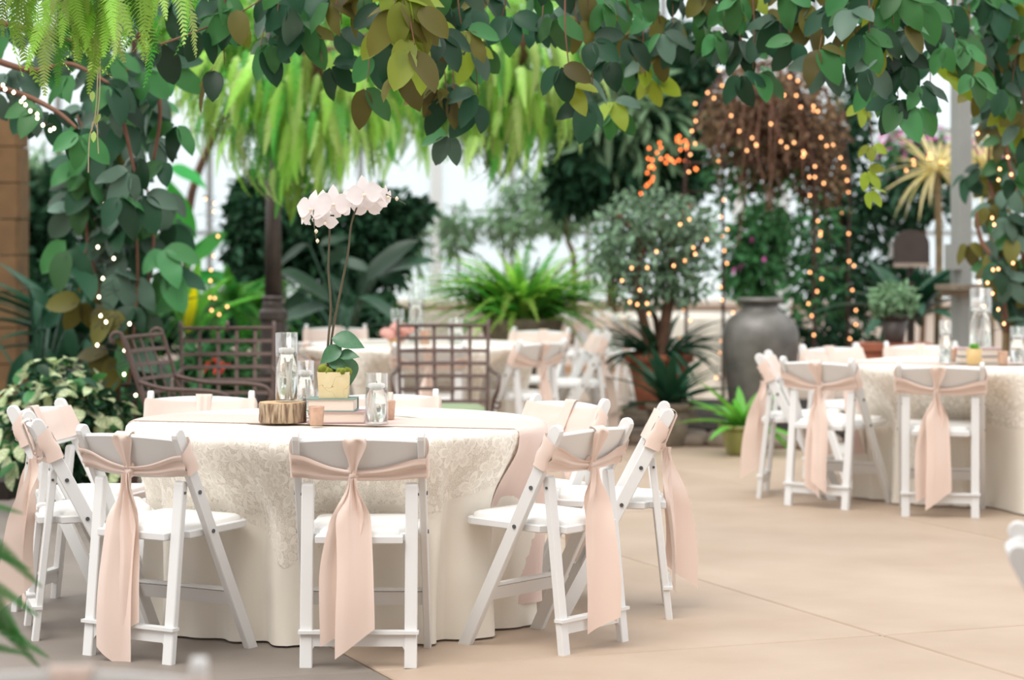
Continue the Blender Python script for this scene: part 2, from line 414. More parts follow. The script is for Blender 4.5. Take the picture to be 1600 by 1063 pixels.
# roof trusses
for y in (17.5, 21.0, 24.5):
    tr = link('trim_1', None); tr['kind'] = 'structure'
    z0 = 4.15 if y > 18 else 3.6
    m_ = MB(); m_.box((0, y, z0), (16, .08, .09)); link('truss_chord', m_.mesh('truss_chord', M['frame']), tr)
    m_ = MB(); m_.bar((-8, y, z0), (1.8, y, z0+2.6), .08, .1); link('truss_rafter', m_.mesh('truss_rafter', M['frame']), tr)
    m_ = MB(); m_.bar((8, y, z0), (1.8, y, z0+2.6), .08, .1); link('truss_rafter', m_.mesh('truss_rafter', M['frame']), tr)
    for k in range(-6, 7, 2):
        m_ = MB(); m_.bar((k, y, z0), (k+1, y, z0+.62), .05, .05); m_.bar((k+1, y, z0+.62), (k+2, y, z0), .05, .05)
        link('truss_web', m_.mesh('truss_web', M['frame']), tr)
# steel columns
def column(px, d, w, top, label, mat):
    p = at(px, HORIZON, d); t = thing('steel_column', label, 'column', (p.x, d, 0), .5)
    m_ = MB(); m_.bar((0,0,0), (0,0,top), w, w, up=(0,1,0), bev=.01); link('shaft', m_.mesh('column_shaft', M[mat]), t)
    m_ = MB(); m_.box((0,0,.02), (w*1.7, w*1.7, .04)); link('base_plate', m_.mesh('column_base', M[mat]), t)
    return t
column(1214, 23.0, .18, 6.0, 'pale steel roof column rising behind the vine arbor', 'frame')
col_r = column(1502, 16.2, .11, 6.0, 'grey steel post behind the right table, with a small box on it', 'greyframe')
m_ = MB(); m_.box((-.09, -.03, 1.30), (.09, .08, .17)); link('outlet_box', m_.mesh('outlet_box', M['greyframe']), col_r)
m_ = MB(); m_.box((-.05, -.09, 1.10), (.30, .24, .035)); m_.box((-.05, -.06, 1.06), (.2, .16, .05)); link('ledge', m_.mesh('post_ledge', M['stonepot']), col_r)
# dark ornate column
p = at(427, HORIZON, 16.6)
t = thing('ornate_column', 'round dark bronze column with ringed pedestal under the hanging fern', 'column', (p.x, 16.6, 0))
mb = MB(); mb.lathe([(.062, 1.0), (.052, 1.6), (.05, 4.2)], 20); link('shaft', mb.mesh('ornate_shaft', M['bronze'], True), t)
mb = MB(); mb.lathe([(.11, .0), (.11, .5), (.095, .55), (.085, .85), (.10, .87), (.10, .92), (.075, .94), (.075, .98), (.062, 1.0)], 20); link('pedestal', mb.mesh('ornate_pedestal', M['bronze']), t)
mb = MB(); mb.lathe([(.07, .995), (.082, 1.01), (.07, 1.03)], 20); link('ring', mb.mesh('ornate_ring', M['bronze'], True), t)
# sandstone pillar, far left, of stacked blocks
p = at(-6, HORIZON, 17.5)
t = thing('sandstone_pillar', 'tan sandstone pillar at the far left edge behind the vine', 'pillar', (p.x, 17.5, 0))
for k in range(9):
    m_ = MB(); z = k*.26; w = .40+random.uniform(-.012, .012)
    m_.bar((0,0,z+.004), (0,0,z+.256), w, w, up=(0,1,0), bev=.02); link('block', m_.mesh('stone_block', M['sand']), t, rot=(0,0,random.uniform(-.02,.02)))

# ------------------------------------------------------------------ folding chair
YB = lambda z: .41*(1-z/.785)                 # post line, seat side is +Y
TDIR = Vector((0, -.41, .785)).normalized(); NR = Vector((0, -.785, -.41)).normalized()
ZB = .640
def S(x, w, off=0.0):
    z = ZB+TDIR.z*w
    return Vector((x, YB(ZB)+TDIR.y*w, z))+NR*off
def rounded_bar(a, b, wx, wn, n_arc=6, round_end=True):
    """flat bar from a (foot) up to b (rounded top); wx thick in X, wn wide in the bar's side plane"""
    m_ = MB(); a = Vector(a); b = Vector(b); t = (b-a).normalized(); L_ = (b-a).length
    nrm = Vector((1,0,0)).cross(t).normalized()
    poly = [(-wn/2, -.0), (wn/2, -.0)]
    if round_end:
        r = wn/2
        for i in range(n_arc+1):
            an = math.pi*i/n_arc; poly.append((r*math.cos(an), L_-r+r*math.sin(an)))
    else: poly += [(wn/2, L_), (-wn/2, L_)]
    # flat foot on the ground
    def pt(q, l, x, z0=False):
        p_ = a+nrm*q+t*l
        if l <= 1e-6 and a.z < 1e-6:
            # slide along the bar to z=0
            p_ = p_-t*(p_.z/t.z)
        return Vector((p_.x+x, p_.y, p_.z))
    e = .003; n = len(poly)
    rings = [(-wx/2, .9), (-wx/2+e, 1.0), (wx/2-e, 1.0), (wx/2, .9)]
    vs_ = []
    cx, cl = 0, L_/2
    for x, k in rings:
        for q, l in poly:
            sh = e*(1 if k < 1 else 0)
            qq = q-math.copysign(sh, q) if abs(q) > 1e-6 else q
            ll = l-sh if l > 1e-6 else l
            vs_.append(pt(qq, ll, x))
    fs = [tuple(range(n))[::-1], tuple(range(3*n, 4*n))]
    for k in range(3):
        fs += [(k*n+i, k*n+(i+1)%n, (k+1)*n+(i+1)%n, (k+1)*n+i) for i in range(n)]
    m_.add(vs_, fs); return m_
def chair_parts():
    t = thing('folding_chair', 'x', 'chair')
    post = {}
    for s_ in (-1, 1):
        m_ = rounded_bar((s_*.211, .41, 0), (s_*.211, -.005, .795), .025, .048)
        pz = link('front_leg', m_.mesh('front_leg', M['white']), t)
        for z in (.575, .435):
            b_ = MB(); b_.tube([(s_*.2232, YB(z)-.002, z), (s_*.2275, YB(z)-.002, z)], .0075, 10); link('bolt', b_.mesh('bolt', M['bolt']), pz)
    for s_ in (-1, 1):
        m_ = rounded_bar((s_*.176, .0, 0), (s_*.176, .066, .615), .042, .026)
        # wide face seen from behind: swap by building along Y thin, X wide
        link('rear_leg', m_.mesh('rear_leg', M['white']), t)
        b_ = MB(); b_.tube([(s_*.194, .060, .575), (s_*.2005, .060, .575)], .005, 8); link('pivot_pin', b_.mesh('pivot_pin', M['bolt']), t)
    # back slat with arched top
    m_ = MB(); nx = 16
    def slat(side):
        out = []
        for i in range(nx+1):
            x = -.1985+.397*i/nx; bow = .022*(1-(x/.2)**2)
            top = .138+.022*(1-(x/.2)**2)
            out.append((x, top, bow))
        return out
    vs_ = []
    for x, top, bow in slat(0):
        vs_ += [S(x, -.005, .009+bow), S(x, top-.004, .009+bow), S(x, top, .005+bow), S(x, top, -.005+bow), S(x, top-.004, -.009+bow), S(x, -.005, -.009+bow)]
    fs = []
    for i in range(nx):
        for j in range(6): fs.append((i*6+j, i*6+(j+1)%6, (i+1)*6+(j+1)%6, (i+1)*6+j))
    fs += [tuple(range(6))[::-1], tuple(range(nx*6, nx*6+6))]
    m_.add(vs_, fs); link('back_slat', m_.mesh('back_slat', M['white']), t)
    # seat board + padded insert
    def seat_poly(g):
        pts = [(-.148+g, .022+g), (.148-g, .022+g), (.148-g, .085+g), (.192-g, .105+g)]
        c = .035
        for i in range(5):
            a = math.pi/2*i/4; pts.append((.192-g-c+c*math.cos(a), .445-g-c+c*math.sin(a)))
        for i in range(5):
            a = math.pi/2+math.pi/2*i/4; pts.append((-.192+g+c+c*math.cos(a), .445-g-c+c*math.sin(a)))
        pts += [(-.192+g, .105+g), (-.148+g, .085+g)]
        return pts
    tilt = Matrix.Rotation(math.radians(1.5), 4, 'X')
    m_ = MB(); P = seat_poly(0); n = len(P)
    lv = [(seat_poly(.004), .412), (P, .416), (P, .436), (seat_poly(.004), .44)]
    vs_ = [tilt @ Vector((x, y, z)) for pl, z in lv for x, y in pl]
    m_.add(vs_, [tuple(range(n))[::-1], tuple(range(3*n, 4*n))]+[(k*n+i, k*n+(i+1)%n, (k+1)*n+(i+1)%n, (k+1)*n+i) for k in range(3) for i in range(n)])
    seat = link('seat', m_.mesh('seat', M['white']), t)
    m_ = MB(); lv = [(seat_poly(.014), .439), (seat_poly(.016), .452), (seat_poly(.026), .459), (seat_poly(.06), .462)]
    vs_ = [tilt @ Vector((x, y, z)) for pl, z in lv for x, y in pl]
    m_.add(vs_, [tuple(range(3*n, 4*n))]+[(k*n+i, k*n+(i+1)%n, (k+1)*n+(i+1)%n, (k+1)*n+i) for k in range(3) for i in range(n)])
    link('seat_pad', m_.mesh('seat_pad', M['pad'], True), seat)
    # rear foot rail with bead and arched underside, front stretcher
    m_ = MB(); yr = .066*.09/.615
    poly = [(-.196, .115), (-.196, .108), (-.155, .05)]
    pr = [(-.155, .058), (-.148, .070), (.148, .070), (.155, .058), (.155, .112), (-.155, .112)]
    m_.prism(pr, -.009, .009, Matrix.Translation((0, yr, 0)) @ Matrix.Rotation(math.pi/2, 4, 'X'))
    m_.box((0, yr-.004, .118), (.405, .036, .011)); link('rear_rail', m_.mesh('rear_rail', M['white']), t)
    m_ = MB(); zf = .19; m_.bar((-.199, YB(zf), zf), (.199, YB(zf), zf), .018, .055, up=TDIR); m_.box((0, YB(zf+.03), zf+.03), (.398, .026, .010))
    link('front_stretcher', m_.mesh('front_stretcher', M['white']), t)
    return t

# ------------------------------------------------------------------ satin sash
def sash_parts(seed, kx=-.015, tails=((-.035, .60, .115, -.03, 0), (.02, .56, .11, .03, 1)), front_full=True):
    R = random.Random(seed); t = thing('chair_sash', 'x', 'sash')
    wk = .035+R.uniform(-.008, .008)
    ph = R.uniform(0, 6)
    def bow(x): return .022*(1-(x/.2)**2) if abs(x) < .2 else 0
    m_ = MB()
    for s_ in (-1, 1):
        wp = .055+R.uniform(-.012, .014); hwp = .046+R.uniform(-.006, .006); p2 = R.uniform(0, 6)
        def fn(u, v, s_=s_, wp=wp, hwp=hwp, p2=p2):
            vv = v*2-1; e = smooth(u*1.05)
            x = lerp(s_*.2265, kx, u); w = lerp(wp, wk, e)-.010*math.sin(math.pi*u)*.8
            hw = lerp(hwp, .019, e)
            fold = .0055*math.sin(vv*5.2+p2+1.2*u)+.003*math.sin(vv*11+p2*2-2*u)
            off = lerp(.030, .022+bow(x), smooth(u*3))+fold*(1-.25*u)+.008*smooth((u-.75)*4)
            return S(x, w+vv*hw, off)
        m_.grid(fn, 18, 10)
        # wrap round the post to the front
        def fw(u, v, s_=s_, wp=wp, hwp=hwp):
            vv = v*2-1; a = u*math.pi
            x = s_*(.2265+.010*math.sin(a)); off = .030*math.cos(a)-.0
            hw = lerp(hwp, .062, u); w = lerp(wp, .068, u)
            return S(x, w+vv*hw, off+.003*math.sin(vv*5))
        m_.grid(fw, 8, 8)
    def ff(u, v):
        vv = v*2-1; x = lerp(-.2265, .2265, u); e = abs(u*2-1)
        off = -lerp(.0125-bow(x), .030, smooth((e-.72)*4))
        return S(x, .068+vv*.062, off-.003*math.sin(vv*4+u*3)*(1-e)-.001)
    m_.grid(ff, 20, 8)
    band = link('band', m_.mesh('sash_band', M['satin'], True), t)
    # centre strap: up the front, over the slat, down the back into the knot
    def fs_(u, v):
        vv = v*2-1
        if u < .45:
            k = u/.45; w = lerp(.002, .158, k); off = -.018; hw = .030
            return S(kx*.5+vv*hw, w, off+bow(kx)-.003*math.cos(vv*7+ph))
        if u < .6:
            k = (u-.45)/.15; a = k*math.pi
            return S(kx*.5+vv*.034, .160+.008*math.sin(a), -.018*math.cos(a)+bow(0))
        k = (u-.6)/.4; hw = lerp(.042, .013, smooth(k*1.1))
        return S(lerp(kx*.5, kx, k)+vv*hw, lerp(.160, wk+.01, k), .018+bow(0)+.014*k+.006*math.sin(vv*4.5+ph)*(1-.3*k))
    m_ = MB(); m_.grid(fs_, 26, 8); link('strap', m_.mesh('sash_strap', M['satin'], True), t)
    # knot
    kc = S(kx, wk, .043)
    m_ = MB()
    def kn(u, v):
        a = v*2*math.pi; p_ = math.pi*u
        r = 1+.16*math.sin(3*a+2*p_+ph)+.08*math.sin(5*p_+a)
        q = Vector((.020*math.sin(p_)*math.cos(a)*r, .017*math.sin(p_)*math.sin(a)*r, .030*math.cos(p_)))
        q.rotate(Matrix.Rotation(.25*math.sin(ph), 3, 'Y')); return kc+q
    m_.grid(kn, 12, 16, True); link('knot', m_.mesh('sash_knot', M['satin'], True), t)
    # tails
    for (dx, Lt, wd, cut, front, *tw_) in tails:
        p3 = R.uniform(0, 6); tw = tw_[0] if tw_ else R.uniform(-.3, .3)
        def ft(u, v, dx=dx, Lt=Lt, wd=wd, cut=cut, front=front, p3=p3, tw=tw):
            vv = v*2-1; e = smooth(u/.28)
            hw = lerp(.014, wd/2, e)*(1-.06*math.sin(u*5+p3))
            amp = lerp(.012, .017, e)*(1-.5*u)+.002
            fold = amp*math.sin(vv*lerp(5.5, 2.6, e)+p3+tw*u*2)
            fold += .0035*math.sin(vv*9+p3*2+u*3)*(1-u)+.0022*math.sin(u*34+vv*3+p3)*math.exp(-u*5)
            z = kc.z-.012-u*(Lt+cut*vv*(1 if u > .02 else 0)*u)
            tq = tw*smooth(u*2.2) if abs(tw) > .6 else tw*u
            x = kc.x+dx*smooth(u*1.6)+vv*hw*math.cos(tq)
            y = kc.y-.012-(.016 if front else .004)-.055*smooth(u*1.2)*(.6 if not front else .85)+(fold-vv*hw*math.sin(tq)*.7 if abs(tw) < .6 else fold*.6-vv*hw*math.sin(tq))
            return Vector((x, y, z))
        m_ = MB(); m_.grid(ft, 30, 10); link('tail', m_.mesh('sash_tail', M['satin'], True), t)
    return t

chair0 = chair_parts()
sash_variants = [
    sash_parts(3, -.02, ((-.048, .53, .115, -.03, 0), (.012, .55, .125, -.05, 1))),
    sash_parts(7, -.01, ((.035, .52, .075, -.02, 0), (-.012, .64, .122, .05, 1))),
    sash_parts(13, .005, ((.035, .52, .085, .03, 0, .75), (-.02, .55, .11, -.03, 1, .8))),
    sash_parts(21, .0, ((-.03, .50, .10, -.06, 0), (.02, .50, .12, .05, 1, 1.3))),
    sash_parts(31, .01, ((-.02, .55, .09, .03, 0), (.03, .52, .10, .03, 1))),
]
used = {'chair': False, 'sash': [False]*5}
CHAIRS = []
def place_chair(x, y, fx, fy, label, group, slabel, var, pulled=0):
    CHAIRS.append((x, y, fx/math.hypot(fx, fy), fy/math.hypot(fx, fy)))
    rz = math.atan2(-fx, fy)
    if used['chair']: c = copy_tree(chair0)
    else: c = chair0; used['chair'] = True
    c.location = (x, y, 0); c.rotation_euler = (0, 0, rz); tag(c, label, 'chair', group)
    if slabel:
        s_ = copy_tree(sash_variants[var]) if used['sash'][var] else sash_variants[var]
        used['sash'][var] = True
        s_.location = (x, y, 0); s_.rotation_euler = (0, 0, rz); tag(s_, slabel, 'sash', 'blush sashes tied on '+group)
    return c
G1 = 'white folding chairs round the front table'
# rear-foot midpoints and facing directions
place_chair(-.516, 8.12, .02, 1, 'white folding chair nearest the camera, back square to view, before lace table', G1, 'blush satin sash on the centre front chair with two long tails', 0)
place_chair(-1.312, 8.27, .52, .86, 'white folding chair left of the centre chair, seat turned toward the lace table', G1, 'blush sash with longest tail almost reaching the grey floor slab', 1)
place_chair(.288, 8.50, -.79, .61, 'white folding chair at right front of lace table, seat showing on its left', G1, 'blush sash with narrow twin tails on the right front chair', 2)
place_chair(.60, 9.32, -1, .03, 'white folding chair in side view at far right of the lace table', G1, 'wide blush sash hanging from the side-on chair right of lace table', 3)
place_chair(.24, 9.83, -.77, -.64, 'white folding chair behind right front chair, sash wrapped flat across its back', G1, 'blush sash wrapped flat on the chair at right rear of lace table', 4)
place_chair(-.535, 10.28, .0, -1, 'white folding chair behind the lace table, mostly hidden by the candle vase', G1, 'blush sash on the chair just behind the short candle vase', 4)
place_chair(-1.305, 10.16, .03, -1, 'white folding chair behind the lace table, left of the log slice', G1, 'blush sash wrapped on the chair back left of the log slice', 0)
place_chair(-1.87, 9.50, .97, -.25, 'white folding chair at left rear of lace table, before the variegated shrub', G1, 'blush sash wrapped on the left rear chair before the shrub', 2)
place_chair(-1.755, 8.83, .965, .27, 'white folding chair side-on at the far left of the lace table', G1, 'blush sash trailing at left picture edge on the side-on chair', 3)
G2 = 'white folding chairs round the right table'
place_chair(2.20, 12.42, .2, .98, 'white folding chair, back to view, in front of right-hand table', G2, 'blush sash with broad tail on the chair before the right-hand table', 0)
place_chair(1.62, 12.86, .62, .78, 'white folding chair turned right at left front of the right-hand table', G2, 'blush sash on the left front chair of the right-hand table', 4)
place_chair(1.40, 13.50, .97, -.22, 'white folding chair side-on, leftmost at right-hand table near olive pot', G2, 'long blush sash on the chair nearest the olive green pot', 3)
place_chair(1.90, 14.5, .55, -.83, 'white folding chair at left rear of the right-hand table below the urn', G2, 'blush sash wrapped on the left rear chair of the right-hand table', 1)
place_chair(2.50, 14.8, .03, -1, 'white folding chair directly behind the right-hand table, in front of planter', G2, 'blush sash wrapped on the chair behind the right-hand table', 4)
G3 = 'white folding chairs round the middle table'
place_chair(.19, 15.1, -.75, .66, 'white folding chair with open bow at right front of the middle table', G3, 'blush bow sash on right front chair of the middle table', 4)
place_chair(.21, 17.0, -.45, -.89, 'white folding chair behind the middle table, right of the bright fern stand', G3, 'blush sash wrapped on the right rear chair of the middle table', 0)
place_chair(.62, 16.45, -.98, -.15, 'white folding chair side-on at the right end of the middle table', G3, 'blush sash on the side-on chair right of the middle table', 3)
place_chair(-1.28, 17.55, .06, -1, 'white folding chair behind the middle table, seen left of the orchid leaves', G3, 'blush sash wrapped on the chair behind the orchid stems', 0)
place_chair(-1.27, 15.15, .75, .66, 'white folding chair at left front of the middle table behind candle vases', G3, 'blush sash on the middle table chair behind the tall candle vase', 2)
place_chair(-.50, 14.62, -.05, 1, 'white folding chair before the middle table, seen through the iron lattice chair', G3, 'blush sash on the chair seen through the iron lattice', 1)
G4 = 'white folding chairs round the far table'
place_chair(.93, 19.6, .85, .5, 'white folding chair left of the potted ficus at the far table', G4, 'blush sash on the far table chair left of the ficus pot', 2)
place_chair(.42, 20.4, .9, .4, 'far white folding chair below the bright fern, nearer the fern stand', G4, 'ruffled blush sash on the far chair nearer the fern stand', 1)
place_chair(.78, 21.0, .95, -.3, 'far white folding chair right of the fern stand, beside the far table', G4, 'ruffled blush sash on the far chair beside the far table', 0)
# chairs close to the camera
place_chair(-.70, 3.78, .03, -1, 'blurred white chair top at the bottom left picture edge', 'chairs close to the camera', 'blush strap on the blurred bottom left chair top', 0)
place_chair(1.115, 5.35, .98, -.2, 'blurred white chair knob poking in at the right picture edge', 'chairs close to the camera', None, 0)

# ------------------------------------------------------------------ tables and linen
class Cloth:
    def __init__(s, x, y, R=.77, zt=.744, seed=1, inset=.08):
        s.chairs = [q for q in CHAIRS if math.hypot(q[0]-x, q[1]-y) < 1.5]
        s.c = Vector((x, y, 0)); s.R = R; s.zt = zt; s.inset = inset
        rr = random.Random(seed); s.ph = [rr.uniform(0, 6.28) for _ in range(6)]
    def fold(s, a):
        p = s.ph
        q = .50*math.sin(11*a+p[0]+.9*math.sin(2*a+p[1]))+.40*math.sin(17*a+p[2]+.8*math.sin(3*a+p[3]))+.22*math.sin(29*a+p[4])
        return max(-1, min(1, 1.25*q))
    def pt(s, a, drop, lift=0.0):
        """drop 0 at the rim; the cloth leaves the rim on a small radius and swings in toward the hem"""
        H = s.zt; e = .018; t = 0
        if drop < e:
            k = drop/e*math.pi/2; r = s.R-.012+.012*math.sin(k)+lift*math.sin(k); z = s.zt-.012*(1-math.cos(k))+lift*math.cos(k)
        else:
            t = (drop-e)/(H-e)
            r = s.R+lift-s.inset*smooth(t*1.1)*.95
            z = s.zt-.012-(drop-e)*(H-.02)/(H-e)
        p = s.c+Vector((r*math.sin(a), -r*math.cos(a), z))
        for cx, cy, fx, fy in s.chairs:              # seats and legs press the skirt in
            dx, dy = p.x-cx, p.y-cy; ly = dx*fx+dy*fy; lx = abs(dx*fy-dy*fx)
            if ly > .6 or lx > .46 or z > s.zt-.015: continue
            push = max(0, .465-ly)*smooth((.44-lx)/.24)*smooth((s.zt-.01-z)/.30)
            p.x += fx*push; p.y += fy*push
        if drop >= e:
            k = (.056*t**.7)*s.fold(a)+.01*t; p.x += k*math.sin(a); p.y -= k*math.cos(a)
        return p
    def build(s, na=220, nd=22):
        m_ = MB(); rs = [.0, .3, .55, .70, s.R-.012]
        vs_ = []; fs = []
        vs_.append(s.c+Vector((0,0,s.zt)))
        for r in rs[1:]:
            for j in range(na):
                a = 2*math.pi*j/na; vs_.append(s.c+Vector((r*math.sin(a), -r*math.cos(a), s.zt)))
        fs += [(0, 1+j, 1+(j+1)%na) for j in range(na)]
        drops = [.006, .012, .018]+[.018+(s.zt-.018)*(k/nd) for k in range(1, nd+1)]
        for d_ in drops:
            for j in range(na): vs_.append(s.pt(2*math.pi*j/na, d_))
        for i in range(len(rs)-2+len(drops)):
            for j in range(na):
                o = 1+i*na; fs.append((o+j, o+na+j, o+na+(j+1)%na, o+(j+1)%na))
        m_.add([Vector(v)-s.c for v in vs_], fs); return m_.mesh('tablecloth', M['ivory'], True)
def round_table(x, y, where, seed, rad=.77, na=220):
    t = thing('round_table', 'round table under the ivory cloth '+where, 'table', (x, y, 0), 0, 'round banquet tables')
    m_ = MB(); m_.lathe([(rad-.02, .717), (rad-.013, .722), (rad-.013, .737), (rad-.02, .741), (.001, .741)], 40); link('tabletop', m_.mesh('tabletop', M['palebark']), t)
    for k in range(4):
        a = math.pi/4+k*math.pi/2; m_ = MB(); m_.tube([(.4*math.cos(a), .4*math.sin(a), 0), (.4*math.cos(a),   .4*math.sin(a), .718)], .014, 8); link('leg', m_.mesh('table_leg', M['bolt']), t)
    cl = Cloth(x, y, rad, seed=seed); o = link('tablecloth', cl.build(na), loc=(x, y, 0))
    tag(o, 'ivory floor-length round tablecloth '+where, 'tablecloth', 'ivory round tablecloths'); return cl
T1 = (-.660, 9.13)
c1 = round_table(*T1, 'under the orchid centrepiece', 5, .785)
c2 = round_table(2.62, 13.2, 'on the right-hand table', 8)
c3 = round_table(-.615, 15.5, 'on the middle table beyond the iron chair', 12, na=140)
c4 = round_table(1.66, 21.3, 'on the far table behind the potted ficus', 15, na=140)

def lace_overlay(cl, pts, label, na=260):
    """pts: (angle deg, drop) of the scalloped hem, angle 0 faces the camera"""
    pts = sorted(pts); A = [p_[0] for p_ in pts]; D = [p_[1] for p_ in pts]
    def drop(a):
        d_ = math.degrees(a); d_ = (d_+180) % 360-180
        xs = A+[A[0]+360]; ys = D+[D[0]]
        if d_ < A[0]: d_ += 360
        return float(np.interp(d_, xs, ys))+.008*abs(math.sin(a*24))
    vs_ = []; fs = []; uvs = []; lift = .004
    rs = [.35, .6, .72, cl.R-.012]; nd = 16
    for r in rs:
        for j in range(na):
            a = 2*math.pi*j/na; vs_.append(Vector((r*math.sin(a), -r*math.cos(a), cl.zt+lift))); uvs.append((vs_[-1].x, vs_[-1].y))
    for k in range(1, nd+1):
        for j in range(na):
            a = 2*math.pi*j/na; d_ = drop(a)*(k/nd)**1.15
            vs_.append(cl.pt(a, d_, lift)-cl.c); uvs.append(((cl.R+d_)*math.sin(a), -(cl.R+d_)*math.cos(a)))
    for i in range(len(rs)+nd-1):
        for j in range(na): fs.append((i*na+j, (i+1)*na+j, (i+1)*na+(j+1)%na, i*na+(j+1)%na))
    m_ = MB(); m_.add(vs_, fs); me = m_.mesh('lace_overlay', M['lace'], True)
    ul = me.uv_layers.new(name='UVMap')
    for lp in me.loops: ul.data[lp.index].uv = uvs[lp.vertex_index]
    o = link('lace_overlay', me, loc=cl.c); tag(o, label, 'lace overlay', 'lace table overlays')
lace_overlay(c1, [(-150, .42), (-110, .30), (-80, .32), (-55, .27), (-30, .30), (-18, .37), (-10.5, .47), (-2, .40), (10, .33), (26, .29), (40, .235), (58, .19), (75, .24), (100, .45), (140, .25), (180, .3)],
             'cream floral lace overlay with scalloped hem on the front table')
lace_overlay(c2, [(-150, .3), (-100, .26), (-70, .36), (-52, .56), (-40, .38), (-20, .3), (5, .3), (30, .5), (60, .3), (120, .4)], 'cream lace overlay on the right-hand table', 160)
lace_overlay(c3, [(-140, .3), (-60, .2), (-20, .22), (20, .22), (60, .3), (120, .3)], 'cream lace overlay on the middle table', 120)

def table_runner(cl, ang, hw, hang, label):
    ux, uy = math.cos(ang), math.sin(ang); R0 = cl.R-.012; lift = .0075
    def fn(i, j):
        v = (j*2-1)*hw; ur = math.sqrt(R0*R0-v*v); u = (i*2-1)*(ur+hang)
        if abs(u) <= ur:
            return Vector((u*ux-v*uy, u*uy+v*ux, cl.zt+lift))
        s_ = math.copysign(1, u); q = Vector((s_*ur*ux-v*uy, s_*ur*uy+v*ux, 0)); a = math.atan2(q.x, -q.y)
        return cl.pt(a, abs(u)-ur, lift+.014*smooth((abs(u)-ur)/.1))-cl.c
    m_ = MB(); m_.grid(fn, 200, 24); o = link('table_runner', m_.mesh('table_runner', M['runner'], True), loc=cl.c)
    tag(o, label, 'table runner', 'blush table runners')
table_runner(c1, math.radians(-15), .20, .66, 'blush runner across the front table, hanging down its right side')
table_runner(c2, math.radians(-10), .18, .5, 'blush runner across the right-hand table')

# ------------------------------------------------------------------ things on the tables
ZT = .7535
def on_table(px, d): return at(px, HORIZON, d).x
def log_slice(x, y, r, h, label):
    t = thing('log_slice', label, 'log slice', (x, y, ZT))
    w = lambda a, z: 1+.045*math.sin(2*a+1)+.03*math.sin(5*a)+.02*math.sin(13*a)
    m_ = MB(); m_.lathe([(r*.97, 0), (r, .006), (r*.985, h*.5), (r, h-.006), (r*.96, h)], 56, wob=w); link('bark', m_.mesh('bark_ring', M['log_bark'], True), t)
    m_ = MB(); m_.lathe([(r*.955, h-.002), (r*.955, h+.002), (.001, h+.002)], 56, wob=w); link('cut_face', m_.mesh('cut_face', M['log_top']), t)
def cyl_vase(x, y, z, r, h, wl, label, group='glass candle vases', submerged=True, seed=0):
    t = thing('candle_vase', label, 'vase', (x, y, z), 0, group)
    m_ = MB(); th = .003
    m_.lathe([(r*.9, 0), (r, .003), (r, h-.002), (r-.001, h), (r-th, h-.001), (r-th, .010), (.001, .010)], 36); link('glass', m_.mesh('vase_glass', M['glass'], True), t)
    m_ = MB(); rw = r-th-.0006; m_.lathe([(.001, .0115), (rw, .0115), (rw, wl), (.001, wl)], 36); link('water', m_.mesh('vase_water', M['water'], True), t)
    if submerged:
        rr = random.Random(seed)
        for k in range(3):
            a = rr.uniform(0, 6); q = .45*r
            m_ = MB(); pts = [(q*math.cos(a), q*math.sin(a), .015), (q*.7*math.cos(a+.6), q*.7*math.sin(a+.6), wl*.45), (q*.9*math.cos(a+1.2), q*.9*math.sin(a+1.2), wl*.85)]
            m_.tube(pts, [.004, .005, .003], 6); link('submerged_stem', m_.mesh('submerged_stem', M['candle'], True), t)
    # candle floats on the water: its own thing
    c = thing('floating_candle', 'white candle floating in the '+label.replace('glass ', ''), 'candle', (x, y, z+wl-.012), 0, 'white floating candles')
    rc = r*.72
    m_ = MB(); m_.lathe([(rc*.55, 0), (rc*.95, .010), (rc, .020), (rc*.94, .027), (rc*.6, .029), (.001, .027)], 28); link('wax', m_.mesh('candle_wax', M['candle'], True), c)
    m_ = MB(); m_.tube([(0,0,.026), (.001,0,.038)], .0012, 6); link('wick', m_.mesh('wick', M['wire']), c)
def book(x, y, z, w, dp, h, rz, cover, label):
    t = thing('book', label, 'book', (x, y, z), rz, 'cloth-bound books on the tables')
    m_ = MB(); m_.box((0, 0, h/2), (w-.012, dp-.010, h-.008)); link('pages', m_.mesh('book_block', M['pages']), t)
    m_ = MB(); m_.bar((-w/2, 0, .002), (w/2, 0, .002), dp, .004); m_.bar((-w/2, 0, h-.002), (w/2, 0, h-.002), dp, .004)
    m_.box((0, dp/2-.0015, h/2), (w, .003, h)); link('cover', m_.mesh('book_cover', M[cover]), t)
def votive(x, y, z, label, r=.029, h=.07):
    t = thing('votive_holder', label, 'candle holder', (x, y, z), 0, 'blush votive holders')
    m_ = MB(); m_.lathe([(r*.80, 0), (r*.86, .004), (r, h-.003), (r*.98, h), (r*.92, h-.002), (r*.82, .014), (.001, .014)], 28); link('cup', m_.mesh('votive_cup', M['votive'], True), t)
    m_ = MB(); m_.lathe([(r*.78, .015), (r*.84, h*.72), (.001, h*.72)], 24); link('wax', m_.mesh('votive_wax', M['candle'], True), t)
